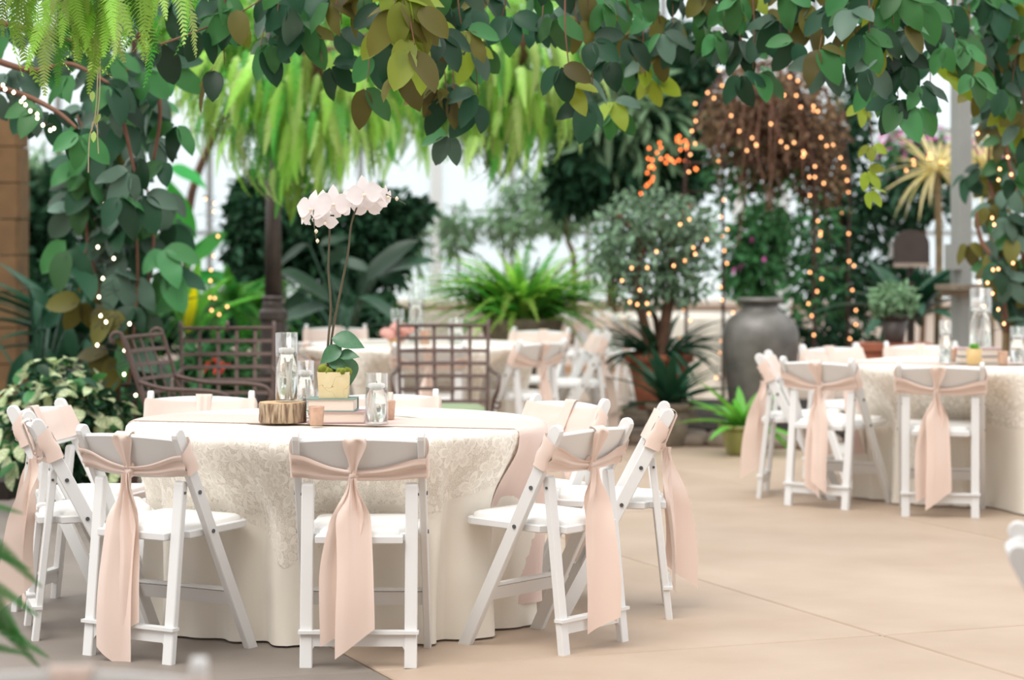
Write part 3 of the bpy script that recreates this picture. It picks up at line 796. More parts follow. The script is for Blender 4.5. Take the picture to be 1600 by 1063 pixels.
def leaf_mesh(name, mat, W=.45, fold=.10, droop=.25, nseg=6, shape='ovate', wave=0.0, nw=1):
    """unit leaf along +X, face up +Z, folded on the midrib"""
    m_ = MB(); vs_ = []
    for i in range(nseg+1):
        t = i/nseg
        if shape == 'ovate': w = math.sin(math.pi*t**.86)**.62 if 0 < t < 1 else 0
        elif shape == 'strap': w = min(1, 6*t+.35)*(1-t**3.2)
        elif shape == 'heart': w = math.sin(math.pi*min(1, t*.97+.03)**.55)**.8
        else: w = math.sin(math.pi*t**.85)
        w = max(0, w)*W/2; z = -droop*t*t
        zz = fold*w*2+wave*math.sin(t*9)*w
        vs_ += [(t, -w, z+zz), (t, 0, z), (t, w, z+zz+wave*math.cos(t*8)*w)]
    fs = []
    for i in range(nseg):
        for j in range(2): fs.append((i*3+j, (i+1)*3+j, (i+1)*3+j+1, i*3+j+1))
    m_.add(vs_, fs); return m_.mesh(name, M[mat] if isinstance(mat, str) else mat, True)
def orient(pos, d, n, s):
    x = Vector(d).normalized(); n = Vector(n); y = n.cross(x)
    if y.length < 1e-4: y = Vector((0.3, 1, .1)).cross(x)
    y.normalize(); z = x.cross(y)
    sx, sy, sz = (s, s, s) if isinstance(s, (int, float)) else s
    m_ = Matrix(((x.x*sx, y.x*sy, z.x*sz, pos[0]), (x.y*sx, y.y*sy, z.y*sz, pos[1]), (x.z*sx, y.z*sy, z.z*sz, pos[2]), (0,0,0,1)))
    return m_
def put(name, me, parent, pos, d, n, s): return link(name, me, parent, matrix=orient(pos, d, n, s))

x = on_table(441, 9.019); log_slice(x, 9.019, .084, .074, 'rough-barked log slice carrying the tall candle vase')
cyl_vase(on_table(448, 9.019), 9.019, ZT+.0765, .0425, .258, .185, 'tall glass cylinder vase on the log slice', seed=1)
cyl_vase(on_table(477, 9.243), 9.243, ZT, .035, .218, .165, 'medium glass cylinder vase between log slice and square pot', seed=2)
cyl_vase(on_table(588.5, 8.928), 8.928, ZT, .043, .188, .135, 'short glass cylinder vase right of the books', seed=3)
book(on_table(527, 9.040), 9.040, ZT, .215, .15, .042, .03, 'book_pink', 'mauve book at the bottom of the pair under the orchid pot')
book(on_table(520, 9.040), 9.040, ZT+.0425, .18, .135, .048, -.05, 'book_teal', 'teal-covered book directly under the orchid pot')
votive(on_table(494.5, 8.877), 8.877, ZT, 'blush votive candle holder in front of log slice and books')
votive(on_table(606, 9.162), 9.162, ZT, 'blush votive candle holder half hidden behind the short vase')
# square pot, moss, orchid
ox, oy = on_table(522, 9.040), 9.040; pz = ZT+.0915
t = thing('square_pot', 'square cream pot with hairline cracks standing on the teal book', 'pot', (ox, oy, pz), .02)
m_ = MB(); a, b = .053, .060
m_.add([(-a,-a,0),(a,-a,0),(a,a,0),(-a,a,0),(-b,-b,.097),(b,-b,.097),(b,b,.097),(-b,b,.097),(-b+.006,-b+.006,.097),(b-.006,-b+.006,.097),(b-.006,b-.006,.097),(-b+.006,b-.006,.097),(-b+.008,-b+.008,.082),(b-.008,-b+.008,.082),(b-.008,b-.008,.082),(-b+.008,b-.008,.082)],
       [(3,2,1,0)]+[(i,(i+1)%4,4+(i+1)%4,4+i) for i in range(4)]+[(4+i,4+(i+1)%4,8+(i+1)%4,8+i) for i in range(4)]+[(8+i,8+(i+1)%4,12+(i+1)%4,12+i) for i in range(4)]+[(12,13,14,15)])
link('pot_body', m_.mesh('pot_body', M['marble']), t)
orch = thing('potted_orchid', 'white moth orchid with two tall arching stems in the square pot', 'orchid', (ox, oy, pz+.084))
for k in range(20):
    m_ = MB(); r = random.uniform(.013, .021)
    m_.lathe([(.001, -r), (r*.8, -r*.5), (r, 0), (r*.7, r*.6), (.001, r*.9)], 7, wob=lambda a, z, q=random.random()*6: 1+.25*math.sin(3*a+q))
    link('moss_tuft', m_.mesh('moss_tuft', M['moss' if k % 4 else 'drymoss'], True), orch, loc=(random.uniform(-.05, .05), random.uniform(-.05, .05), random.uniform(.012, .026)))
def oloc(px, py, dd=0): return at(px, py, 9.040+dd)-Vector((ox, oy, pz+.084))
def smooth_path(pts, n=24):
    P = [Vector(p_) for p_ in pts]; out = []
    for i in range(len(P)-1):
        p0, p1, p2, p3 = P[max(i-1, 0)], P[i], P[i+1], P[min(i+2, len(P)-1)]
        k = max(2, n//(len(P)-1))
        for j in range(k):
            t = j/k; out.append(.5*((2*p1)+(p2-p0)*t+(2*p0-5*p1+4*p2-p3)*t*t+(3*p1-p0-3*p2+p3)*t**3))
    out.append(P[-1]); return out
stA = smooth_path([oloc(513, 590), oloc(512, 545), oloc(517, 480), oloc(513, 420), oloc(515, 350), oloc(505, 318, -.02), oloc(490, 330, -.06), oloc(494, 375, -.08)])
stB = smooth_path([oloc(517, 590, .01), oloc(518, 530, .01), oloc(533, 450, .01), oloc(544, 395), oloc(549, 350), oloc(563, 315, -.01), oloc(585, 300, -.03), oloc(608, 306, -.03), oloc(634, 319, -.03)])
for st, r in ((stA, .0045), (stB, .0042)):
    m_ = MB(); n = len(st); m_.tube(st, [lerp(r*1.25, r*.45, i/(n-1)) for i in range(n)], 8); link('flower_stem', m_.mesh('flower_stem', M['stem'], True), orch)
petal_r = leaf_mesh('orchid_petal', 'petal', 1.05, .12, .18, 6, 'lance')
petal_n = leaf_mesh('orchid_sepal', 'petal', .62, .10, .14, 6, 'lance')
lipm = MB(); lipm.lathe([(.001, 0), (.004, .002), (.007, .007), (.005, .013), (.001, .016)], 10); lip_me = lipm.mesh('orchid_lip', M['lip'], True)
def orchid_flower(c, face, size, roll=0):
    f = link('flower', None, orch); fz = Vector(face).normalized(); up = Vector((0, 0, 1)); rx = up.cross(fz).normalized(); uy = fz.cross(rx)
    R3 = Matrix.Rotation(roll, 3, fz)
    f.matrix_basis = Matrix.Translation(c)
    for ang, me, s_ in ((0, petal_r, .56), (180, petal_r, .56), (90, petal_n, .55), (215, petal_n, .5), (325, petal_n, .5)):
        a = math.radians(ang); d_ = R3 @ (rx*math.cos(a)+uy*math.sin(a)); off = fz*(.002 if me is petal_r else -.003)
        put('petal', me, f, off, d_+fz*.12, fz, size*1.14*s_)
    put('lip', lip_me, f, fz*.004-uy*.005, uy, -fz, 1.0) if False else link('lip', lip_me, f, matrix=Matrix.Translation(fz*.004-uy*.006) @ fz.to_track_quat('Z', 'Y').to_matrix().to_4x4())
for (px, py, dd, face, sz) in [
    (488, 326, -.05, (-.6, -1, .1), .115), (520, 318, -.04, (.3, -1, .1), .115), (503, 322, .03, (-.2, -1, .3), .105), (508, 345, -.06, (.1, -1, -.5), .08), (478, 338, .02, (-1, -.4, -.1), .095), (532, 325, .03, (.9, -.6, .1), .10),
    (570, 303, -.05, (-.1, -1, .05), .115), (551, 310, -.01, (-.8, -.7, .1), .11), (585, 310, .01, (.5, -1, 0), .11), (574, 322, .03, (.1, -1, -.3), .10), (602, 306, -.03, (1, -.5, 0), .07)]:
    orchid_flower(oloc(px, py, dd), face, sz, random.uniform(-.2, .2))
budm = MB(); budm.lathe([(.001, -.008), (.006, -.003), (.007, .003), (.001, .010)], 8); bud_me = budm.mesh('bud', M['lip'], True)
for (px, py, dd) in ((494, 362, -.08), (496, 377, -.08), (620, 311, -.03)): link('bud', bud_me, orch, loc=oloc(px, py, dd))
ol = leaf_mesh('orchid_leaf', 'orchid_leaf', .62, .18, .30, 8, 'lance')
for (px, py, dd, d_, n_, s_) in [(518, 529, -.005, (1, -.25, -.12), (-.1, -.8, .6), .125), (534, 541, -.02, (-.75, -.35, -.55), (.1, -1, .35), .10), (528, 556, -.02, (1, -.4, .12), (0, -.8, .6), .08), (540, 556, .01, (.25, .1, -1), (.5, -1, 0), .12), (512, 566, -.02, (1, -.3, -.15), (0, -.9, .5), .085), (522, 560, .02, (-.3, .9, .2), (0, -.3, 1), .10)]:
    put('orchid_leaf', ol, orch, oloc(px, py, dd), d_, n_, s_)

# right-hand table centrepiece
def o2(px, d): return at(px, HORIZON, d).x
cyl_vase(o2(1477, 13.0), 13.0, ZT, .035, .235, .165, 'short glass vase left of the gold pot on right table', submerged=False)
cyl_vase(o2(1532, 13.45), 13.45, ZT, .062, .40, .27, 'tallest glass vase behind the books on right table', seed=5)
cyl_vase(o2(1590, 13.05), 13.05, ZT, .042, .20, .14, 'glass vase at the picture edge on the right table', submerged=False)
book(o2(1530, 13.2), 13.2, ZT, .26, .17, .036, .05, 'book_teal', 'teal book at the bottom of the pair on the right table')
book(o2(1528, 13.22), 13.22, ZT+.0365, .24, .16, .042, -.06, 'book_pink', 'mauve book on top of the pair on the right table')
votive(o2(1567, 13.0), 13.0, ZT, 'blush votive right of the gold pot on the right table')
votive(o2(1490, 13.25), 13.25, ZT, 'blush votive left of the books on the right table')
t = thing('succulent_pot', 'little gold pot holding a green succulent on the right table', 'potted plant', (o2(1522, 12.98), 12.98, ZT))
m_ = MB(); m_.lathe([(.036, 0), (.040, .004), (.042, .085), (.037, .085), (.036, .07), (.001, .07)], 24); link('pot', m_.mesh('gold_pot', M['goldpot'], True), t)
sl = leaf_mesh('succulent_leaf', 'lime_leaf', .5, .25, -.3, 4, 'lance')
for k in range(14):
    a = k*2.4; e = .25+.06*k; put('leaf', sl, t, (0, 0, .075), (math.cos(a), math.sin(a), e), (-math.cos(a)*e, -math.sin(a)*e, 1), .045)
# middle table centrepiece
cyl_vase(at(650, 0, 15.6).x, 15.6, ZT, .05, .36, .25, 'tall dim glass vase on the middle table', seed=6)
cyl_vase(at(712, 0, 15.5).x, 15.5, ZT, .05, .16, .10, 'short glass vase on the middle table above the iron chair', submerged=False)
cyl_vase(at(621, 0, 15.5).x, 15.5, ZT, .045, .22, .14, 'narrow glass vase beside the pink roses on the middle table', submerged=False)
votive(at(664, 0, 15.3).x, 15.3, ZT, 'blush votive candle holder on the middle table', .035, .09)
rb = thing('rose_bunch', 'small bunch of pink roses on the middle table edge', 'flowers', (at(618, 0, 15.1).x, 15.1, ZT))
for k in range(9):
    m_ = MB(); r = .036
    def rose(u, v, r=r, q=random.random()*6): 
        a = v*2*math.pi; p_ = math.pi*u; rr = r*(1+.14*math.sin(5*a+9*p_+q)); return Vector((rr*math.sin(p_)*math.cos(a), rr*math.sin(p_)*math.sin(a), rr*.85*math.cos(p_)))
    m_.grid(rose, 8, 12, True); a = k*2.4; q = .022*math.sqrt(k)
    link('rose', m_.mesh('rose', M['rose'], True), rb, loc=(q*math.cos(a)*1.4, q*math.sin(a), .06+.03*((k*7) % 3)-.002*k))
m_ = MB(); m_.lathe([(.03, 0), (.035, .03), (.028, .06), (.001, .06)], 14); link('bowl', m_.mesh('rose_bowl', M['goldpot'], True), rb)
# ------------------------------------------------------------------ iron lattice chairs
def iron_chair(x, y, rz, label, w=.50, mid_scroll=False):
    t = thing('iron_chair', label, 'chair', (x, y, 0), rz, 'brown iron lattice chairs')
    # +Y rear here: front faces -Y. back plane leans back
    zb, zt = .46, .92; lean = .16
    def B(u, k): return Vector((u*w/2*(1+.05*k), .22+lean*k+.035*u*u*-1, lerp(zb, zt, k)))
    for s_ in (-1, 1):
        pts = [Vector((s_*w/2, .22, 0)), B(s_, 0)]+[B(s_, k/5) for k in range(1, 6)]
        top = pts[-1]
        for k in range(1, 9):
            a = k/8*math.pi*1.35; pts.append(top+Vector((0, .032*(1-math.cos(a)), .03*math.sin(a))))
        m_ = MB(); m_.tube(pts, .011, 8); link('back_post', m_.mesh('iron_post', M['iron'], True), t)
        m_ = MB(); pts = smooth_path([(s_*w/2, .27, .70), (s_*(w/2+.03), .10, .665), (s_*(w/2+.05), -.12, .66), (s_*(w/2+.05), -.23, .64), (s_*(w/2+.04), -.255, .58), (s_*(w/2+.02), -.21, .52), (s_*w/2, -.20, .40)], 30)
        m_.tube(pts, .011, 8); link('arm', m_.mesh('iron_arm', M['iron'], True), t)
        m_ = MB(); m_.tube([(s_*w/2, -.20, .41), (s_*w/2, -.22, .2), (s_*w/2, -.23, 0)], .012, 8); link('leg', m_.mesh('iron_leg', M['iron'], True), t)
    hs = 6
    for k in range(hs+1):
        kk = .06+.94*k/hs; m_ = MB(); P = [B(-1+2*i/8, kk) for i in range(9)]
        if k == hs: m_.tube(P, .010, 8)
        else:
            for a, b in zip(P, P[1:]): m_.bar(a, b, .006, .020, up=(0, .3, 1))
        link('slat', m_.mesh('iron_slat', M['iron']), t)
    for i in range(1, 5):
        u = -1+2*i/5; m_ = MB(); a, b = B(u, .02), B(u, .99); m_.bar(a+Vector((0,.007,0)), b+Vector((0,.007,0)), .020, .005, up=(0, 1, 0)); link('slat', m_.mesh('iron_slat', M['iron']), t)
    if mid_scroll:
        m_ = MB(); top = B(0, 1); m_.tube([top+Vector((0, .03*(1-math.cos(k/8*4.2)), .028*math.sin(k/8*4.2)+.004)) for k in range(9)], .011, 8); link('scroll', m_.mesh('iron_scroll', M['iron'], True), t)
    m_ = MB()
    for a, b in (((-w/2,-.2,.41),(w/2,-.2,.41)), ((-w/2,.22,.41),(w/2,.22,.41)), ((-w/2,-.2,.41),(-w/2,.22,.41)), ((w/2,-.2,.41),(w/2,.22,.41))): m_.tube([a, b], .011, 8)
    link('seat_frame', m_.mesh('iron_seat_frame', M['iron'], True), t)
    m_ = MB()
    def cu(u, v):
        a = v*2*math.pi; k = math.sin(math.pi*u)**.35; sq = lambda q: math.copysign(abs(q)**.45, q)
        return Vector((sq(math.cos(a))*w*.47*k, .01+sq(math.sin(a))*.215*k, .45-.035*math.cos(math.pi*u)*1))
    m_.grid(cu, 10, 32, True); link('cushion', m_.mesh('iron_cushion', M['sage'], True), t)
    m_ = MB(); pts = [(w/2+.035+.025*math.cos(a)*(.3+.7*a/7), -.20, .50+.03*math.sin(a)*(.3+.7*a/7)) for a in [k*.5 for k in range(15)]]
    m_.tube(pts, .006, 6); link('curl', m_.mesh('iron_curl', M['iron'], True), t)
p = at(697, HORIZON, 14.05); iron_chair(p.x, 13.72, .05, 'iron lattice chair with sage cushion facing the camera')
p = at(364, HORIZON, 13.6); iron_chair(p.x, 13.35, .12, 'iron lattice chair with three top scrolls, left of the tall vase', w=.50, mid_scroll=True)
p = at(262, HORIZON, 12.6); iron_chair(p.x+.20, 12.55, 1.32, 'iron lattice chair turned side-on beside the vine-covered posts')

# ------------------------------------------------------------------ vegetation tools
def leaf_cloud(name, parent, blobs, n, size, mat, droop=.3, elong=1.0, seed=0, width=.5, origin=(0,0,0)):
    """many small leaves as one part; blobs: (centre, (rx,ry,rz))"""
    rg = np.random.default_rng(seed+5); vol = np.array([b[1][0]*b[1][1]*b[1][2] for b in blobs])**.67; vol /= vol.sum()
    idx = rg.choice(len(blobs), n, p=vol)
    C_ = np.array([list(b[0]) for b in blobs])[idx]; Rr = np.array([list(b[1]) for b in blobs])[idx]
    d = rg.normal(size=(n, 3)); d /= np.linalg.norm(d, axis=1, keepdims=True)
    rad = rg.uniform(0, 1, (n, 1))**.45
    pos = C_+d*rad*Rr-np.array(origin)
    dr = d*.7+rg.normal(size=(n, 3))*.7; dr[:, 2] -= droop*1.6; dr /= np.linalg.norm(dr, axis=1, keepdims=True)
    up = d*.6+rg.normal(size=(n, 3))*.55; up[:, 2] += .6
    y = np.cross(up, dr); y /= (np.linalg.norm(y, axis=1, keepdims=True)+1e-9); z = np.cross(dr, y)
    s_ = size*rg.uniform(.6, 1.35, (n, 1))
    w = width/2
    T = np.array([(0,0,0),(.3,-w*.9,.07),(.7,-w*.75,.02),(1,0,-.16),(.7,w*.75,.02),(.3,w*.9,.07)])
    vv = (pos[:, None, :]+(dr[:, None, :]*T[None, :, 0:1]*elong+y[:, None, :]*T[None, :, 1:2]+z[:, None, :]*T[None, :, 2:3])*s_[:, None, :]).reshape(-1, 3)
    me = bpy.data.meshes.new(name); nv = len(vv); me.vertices.add(nv); me.vertices.foreach_set('co', vv.ravel())
    base = (np.arange(n)*6)[:, None]; fc = np.stack([base+np.array([[0,1,2,3]]), base+np.array([[0,3,4,5]])], 1).reshape(-1)
    me.loops.add(len(fc)); me.loops.foreach_set('vertex_index', fc.astype(np.int32)); nf = 2*n
    me.polygons.add(nf); me.polygons.foreach_set('loop_start', (np.arange(nf)*4).astype(np.int32))
    me.materials.append(M[mat]); me.update(calc_edges=True); me.validate()
    o = link(name, me, parent); o['kind'] = 'stuff'; return o
def blob(px, py, d, rx, ry, rd):
    s_ = d/F_PX; return (at(px, py, d), (rx*s_, rd, ry*s_))
def tree(name, label, cat, base, trunks, clouds, group=None, barkm='bark', seed=0):
    """trunks: lists of ((px,py,d), ...) polylines with radius; clouds: (blobs, n, size, mat[, kw])"""
    base = Vector(base); t = thing(name, label, cat, base, 0, group)
    for pts, r0, r1 in trunks:
        P = smooth_path([Vector(q)-base for q in pts], 16); m_ = MB(); n = len(P)
        m_.tube(P, [lerp(r0, r1, i/(n-1)) for i in range(n)], 8); link('trunk' if r0 > .025 else 'branch', m_.mesh('trunk', M[barkm], True), t)
    for k, c in enumerate(clouds):
        kw = c[4] if len(c) > 4 else {}
        leaf_cloud('foliage', t, c[0], c[1], c[2], c[3], seed=seed*7+k, origin=base, **kw)
    return t

# ---- fern fronds
def frond_mesh(name, mat, n=26, W=.17, droop=.55, ruffle=.0, seed=0, narrow=False):
    """unit frond along +X arching down, pinnae both sides"""
    rr = random.Random(seed); m_ = MB(); L_ = 1.0
    def rach(t): return Vector((t*(1-.12*droop*t), .03*math.sin(3*t+seed), -droop*t*t*.8+.12*droop*t))
    for i in range(14):
        a, b = rach(i/14), rach((i+1)/14); w = .004*(1-i/16)
        m_.add([a+Vector((0,-w,0)), a+Vector((0,w,0)), b+Vector((0,w,0)), b+Vector((0,-w,0))], [(0,3,2,1)])
    for i in range(n):
        t = .06+.94*i/n; p_ = rach(t); q = rach(min(1, t+.02))-rach(t-.02); q.normalize()
        w = W*(math.sin(math.pi*min(1, t*.93+.07)**.6)**.6)*(1-.35*t)+.006
        for s_ in (-1, 1):
            d_ = (Vector((.35, s_*1, -.15+rr.uniform(-ruffle, ruffle)))+q*.25).normalized(); ww = .42*L_/n
            tip = p_+d_*w*rr.uniform(.88, 1.05)+Vector((0,0,-.15*w))
            m_.add([p_-q*ww, p_+d_*w*.55-q*ww*.8+Vector((0,0,.02*w)), tip, p_+d_*w*.5+q*ww*.8, p_+q*ww], [(0,1,2,3,4)] if s_ < 0 else [(4,3,2,1,0)])
    return m_.mesh(name, M[mat])
FR = {}
for k, mt in (('bright', 'fern_bright'), ('pale', 'fern_pale'), ('green', 'fern_green'), ('asp', 'asparagus')):
    FR[k] = [frond_mesh('frond_'+k, mt, 30 if k != 'asp' else 40, .15 if k != 'asp' else .11, dr, .35, sd) for sd, dr in ((1, .25), (2, .5), (3, .9), (4, 1.5))]
def fern(label, c, n, length, kinds, group, hang=0.6, spread=1.0, name='fern', basket=None, jit=.1, el=(-.2, 1.0), flat=1.0, zsp=0.0, width=1.6):
    c = Vector(c); t = thing(name, label, 'fern', c, 0, group)
    for k in range(n):
        a = random.uniform(0, 2*math.pi); e = random.uniform(*el)
        d_ = Vector((math.cos(a)*spread, math.sin(a)*spread*flat, e))
        z = random.uniform(-zsp, 0) if zsp else 0
        pos = Vector((math.cos(a), math.sin(a)*flat, 0))*random.uniform(.2, 1)*jit+Vector((0,0,z))
        kind = random.choice(kinds); me = FR[kind][random.choice((1, 2, 3, 3)) if hang < .9 else random.choice((0, 1, 1))]
        L_ = length*random.uniform(.65, 1.1)
        put('frond', me, t, pos, d_, Vector((-d_.x*.4, -d_.y*.4, 1)) if hang < .9 else Vector((d_.x, d_.y, .35)), (L_, L_*random.uniform(.8, 1.2)*width/1.6, L_))
    return t

# ------------------------------------------------------------------ hanging ferns
def hanging_fern(px, py, d, n, length, label, half_w, kinds, drop_px, extra=0):
    """a big hanging basket: fronds start all over a mound and hang down, layer over layer"""
    c = at(px, py, d); t = thing('hanging_fern', label, 'fern', c, 0, 'hanging ferns overhead')
    s_ = d/F_PX; hw = half_w*s_; drop = drop_px*s_
    m_ = MB(); m_.lathe([(.05, -.25), (.18, -.20), (.24, -.05), (.25, 0), (.22, 0), (.001, -.04)], 18); link('basket', m_.mesh('hanging_basket', M['bark'], True), t)
    m_ = MB()
    for k in range(3):
        a = k*2.09; m_.tube([(.24*math.cos(a), .24*math.sin(a), 0), (0, 0, .7)], .004, 5)
    m_.tube([(0, 0, .7), (0, 0, 2.0)], .005, 5); link('hanger', m_.mesh('basket_hanger', M['wire']), t)
    back = []
    for k in range(n+extra):
        a = random.uniform(0, 2*math.pi); q = math.sqrt(random.uniform(.02, 1))
        if k >= n: a = random.uniform(0, math.pi); q *= .9          # the overflow sits in the rear half
        elif k < n*.7: a = random.uniform(-math.pi*.97, -.03)
        z = -random.uniform(0, 1)**1.1*drop*.78*(.55+.45*(1-q*q)) 
        taper = 1-.62*max(0, -z/drop)
        pos = Vector((math.cos(a)*hw*q*taper, math.sin(a)*hw*.7*q*taper, z))
        out = Vector((math.cos(a), math.sin(a)*.7, 0)); top = 1-min(1, -z/drop*1.5)
        d_ = out*(random.uniform(.1, .5)+top*random.uniform(.1, .9))*q+Vector((random.uniform(-.18, .18), random.uniform(-.18, .18), -1))
        L_ = length*random.uniform(.6, 1.2)
        nrm = out+Vector((random.uniform(-.6, .6), -.5, .35))
        me = FR[random.choice(kinds)][random.choice((0, 1, 1, 2))]; mtx = orient(pos, d_, nrm, (L_, L_*random.uniform(.85, 1.25), L_))
        if k < n: link('frond', me, t, matrix=mtx)
        else: back.append((me, mtx))
    if back:
        V_, F_, o_, src = [], [], 0, {}
        for me, mtx in back:
            if me.name not in src:
                co = np.empty(len(me.vertices)*3); me.vertices.foreach_get('co', co); src[me.name] = (co.reshape(-1, 3), [tuple(p_.vertices) for p_ in me.polygons])
            co, fc = src[me.name]; mm = np.array(mtx); V_.append(co @ mm[:3, :3].T+mm[:3, 3]); F_ += [tuple(v+o_ for v in f) for f in fc]; o_ += len(co)
        me = bpy.data.meshes.new('frond_mass'); me.from_pydata(np.concatenate(V_).tolist(), [], F_); me.materials.append(M['fern_green']); me.update()
        link('frond_mass', me, t)['kind'] = 'stuff'
hanging_fern(462, 75, 15.2, 298, .34, 'large pale green hanging fern left of the orchid blooms', 190, ('pale', 'bright', 'bright', 'green'), 265, 260)
hanging_fern(780, 50, 15.4, 298, .34, 'large pale green hanging fern right of the orchid blooms', 155, ('pale', 'bright', 'bright', 'green'), 240, 240)
hanging_fern(615, 55, 17.8, 200, .38, 'hanging fern seen between the two larger hanging ferns', 130, ('bright', 'green', 'pale'), 220)
hanging_fern(135, -110, 9.1, 90, .36, 'sword fern hanging into the top left corner', 165, ('bright', 'green', 'bright', 'pale'), 170)

# ------------------------------------------------------------------ broad-leaved vines
VL = {}
for mt in ('vine_dark', 'vine_mid', 'vine_grey', 'vine_olive', 'vine_lime'):
    VL[mt] = [leaf_mesh('leaf_'+mt, mt, .60, .16, .18, 8, 'ovate'), leaf_mesh('leaf_'+mt, mt, .54, .06, .34, 8, 'ovate', .12)]
PAL_MIX = ['vine_dark']*9+['vine_mid']*5+['vine_grey']*3+['vine_olive']*3+['vine_lime']*1
PAL_DARK = ['vine_dark']*8+['vine_mid']*4+['vine_grey']*5+['vine_olive']*1
PAL_RIGHT = ['vine_dark']*5+['vine_mid']*9+['vine_grey']*2+['vine_olive']*2+['vine_lime']*1
def cluster(t, pos, R, size, pal, face):
    mt = R.choice(pal)
    d0 = Vector((R.uniform(-.7, .7), R.uniform(-.5, .3), -1+R.uniform(-.1, .7)))
    n0 = (Vector(face)+Vector((R.uniform(-.6, .6), R.uniform(-.5, .5), R.uniform(0, .7)))).normalized(); d0.normalize()
    sd = n0.cross(d0).normalized()
    for k, an in enumerate((0, .95, -.95)):
        if k and R.random() < .12: continue
        d_ = d0*math.cos(an)+sd*math.sin(an)+Vector((0, 0, -.12))
        m2 = mt if R.random() < .75 else R.choice(pal)
        s_ = size*R.uniform(.8, 1.15)*(1 if k == 0 else .85)
        put('leaf', R.choice(VL[m2]), t, pos+d_*.012, d_, n0+Vector((R.uniform(-.3, .3), R.uniform(-.3, .3), 0)), s_)
def vine(label, base, strands, size, pal, seed, step=.09, jitter=.06, group='broad-leaved vines', face=(0, -1, .5), stem_r=.005, cap=299):
    R = random.Random(seed); base = Vector(base); t = thing('climbing_vine', label, 'vine', base, 0, group); cnt = 0
    jobs = []
    for pts in strands:
        P = smooth_path([Vector(q)-base for q in pts], 4*len(pts)+8)
        m_ = MB(); n = len(P); m_.tube(P, [lerp(stem_r, stem_r*.4, i/(n-1)) for i in range(n)], 5); link('stem', m_.mesh('vine_stem', M['twig'], True), t)
        acc = R.uniform(0, step)
        for a, b in zip(P, P[1:]):
            L_ = (b-a).length; q = acc
            while q < L_:
                jobs.append(a.lerp(b, q/L_)); q += step*R.uniform(.7, 1.4)
            acc = q-L_
        jobs.append(P[-1])
    R.shuffle(jobs)
    for p_ in jobs[:cap//3]:
        cluster(t, p_+Vector((R.uniform(-1, 1), R.uniform(-1, 1), R.uniform(-.6, .6)))*jitter, R, size, pal, face)
    return t
def hang(px, y_end, d, y0=-70, sway=12):
    x1 = px+random.uniform(-sway, sway)
    return [at(px, y0, d), at(lerp(px, x1, .4)+random.uniform(-8, 8), lerp(y0, y_end, .5), d+random.uniform(-.06, .06)), at(x1, y_end-22, d+random.uniform(-.1, .1))]
vine('leafy vine over the gap between fern and orchid, yellow young leaves', at(560, -80, 9.8),
     [hang(*q) for q in ((640, 110, 9.6), (612, 75, 9.5), (570, 150, 9.9), (540, 60, 10), (500, 120, 10.2), (470, 60, 10.3), (415, 95, 10.2), (360, 125, 10), (335, 60, 10.2), (300, 60, 10.2), (520, 30, 10), (590, 40, 9.8), (660, 90, 9.8), (440, 40, 10))]
     +[[at(250, 70, 10), at(330, 40, 10), at(400, 5, 10), at(430, -30, 10)]], .17, PAL_MIX, 3, step=.20)
vine('leafy vine above the right hanging fern, over picture centre', at(780, -80, 10.3),
     [hang(*q) for q in ((690, 165, 10.2), (715, 220, 10.4), (740, 170, 10.2), (690, 60, 10), (760, 100, 10.4), (790, 60, 10.3), (820, 40, 10.5), (850, 50, 10.3), (885, 150, 10), (905, 90, 10.2), (930, 170, 10.3), (960, 120, 10.5), (725, 60, 10), (920, 40, 10.1))], .16, PAL_MIX, 4, step=.19)
vine('leafy vine trailing left of the brown arbor top', at(1040, -80, 11),
     [hang(*q) for q in ((980, 60, 10.8), (1005, 150, 11.2), (1030, 100, 11), (1060, 60, 11), (1085, 80, 11.3), (1120, 75, 11), (1150, 90, 11), (1170, 130, 10.8), (960, 190, 11.4), (1100, 30, 11), (1185, 40, 11), (1010, 40, 11))], .15, PAL_RIGHT, 5, step=.12)
vine('leafy vine hanging above the glass wall, right of the arbor', at(1370, -80, 10.6),
     [hang(*q) for q in ((1225, 75, 10.6), (1265, 85, 10.6), (1290, 110, 10.4), (1325, 60, 10.4), (1350, 95, 10), (1372, 120, 10.1), (1400, 175, 10.2), (1425, 150, 10.3), (1455, 90, 10.8), (1460, 180, 11), (1385, 60, 10.1), (1345, 150, 10.3), (1420, 60, 10.5), (1250, 30, 10.6), (1490, 130, 11))], .165, PAL_RIGHT, 6, step=.125)
vine('thin yellowing vine tendril dangling right of the arbor', at(1355, 100, 11.3), [[at(1355, 100, 11.3), at(1352, 160, 11.3), at(1362, 210, 11.3), at(1358, 290, 11.3)]], .10, ['vine_lime'], 7, step=.16, jitter=.03, stem_r=.003)
vine('leafy vine in the top right corner above the grey post', at(1560, -80, 12),
     [hang(*q) for q in ((1510, 110, 11.6), (1530, 60, 11.8), (1550, 150, 12), (1570, 90, 11.8), (1590, 160, 11.8), (1600, 230, 12), (1575, 40, 12), (1540, 20, 11.6), (1610, 100, 11.6), (1560, 190, 12), (1585, 290, 12.2))], .155, PAL_RIGHT, 8, step=.11)
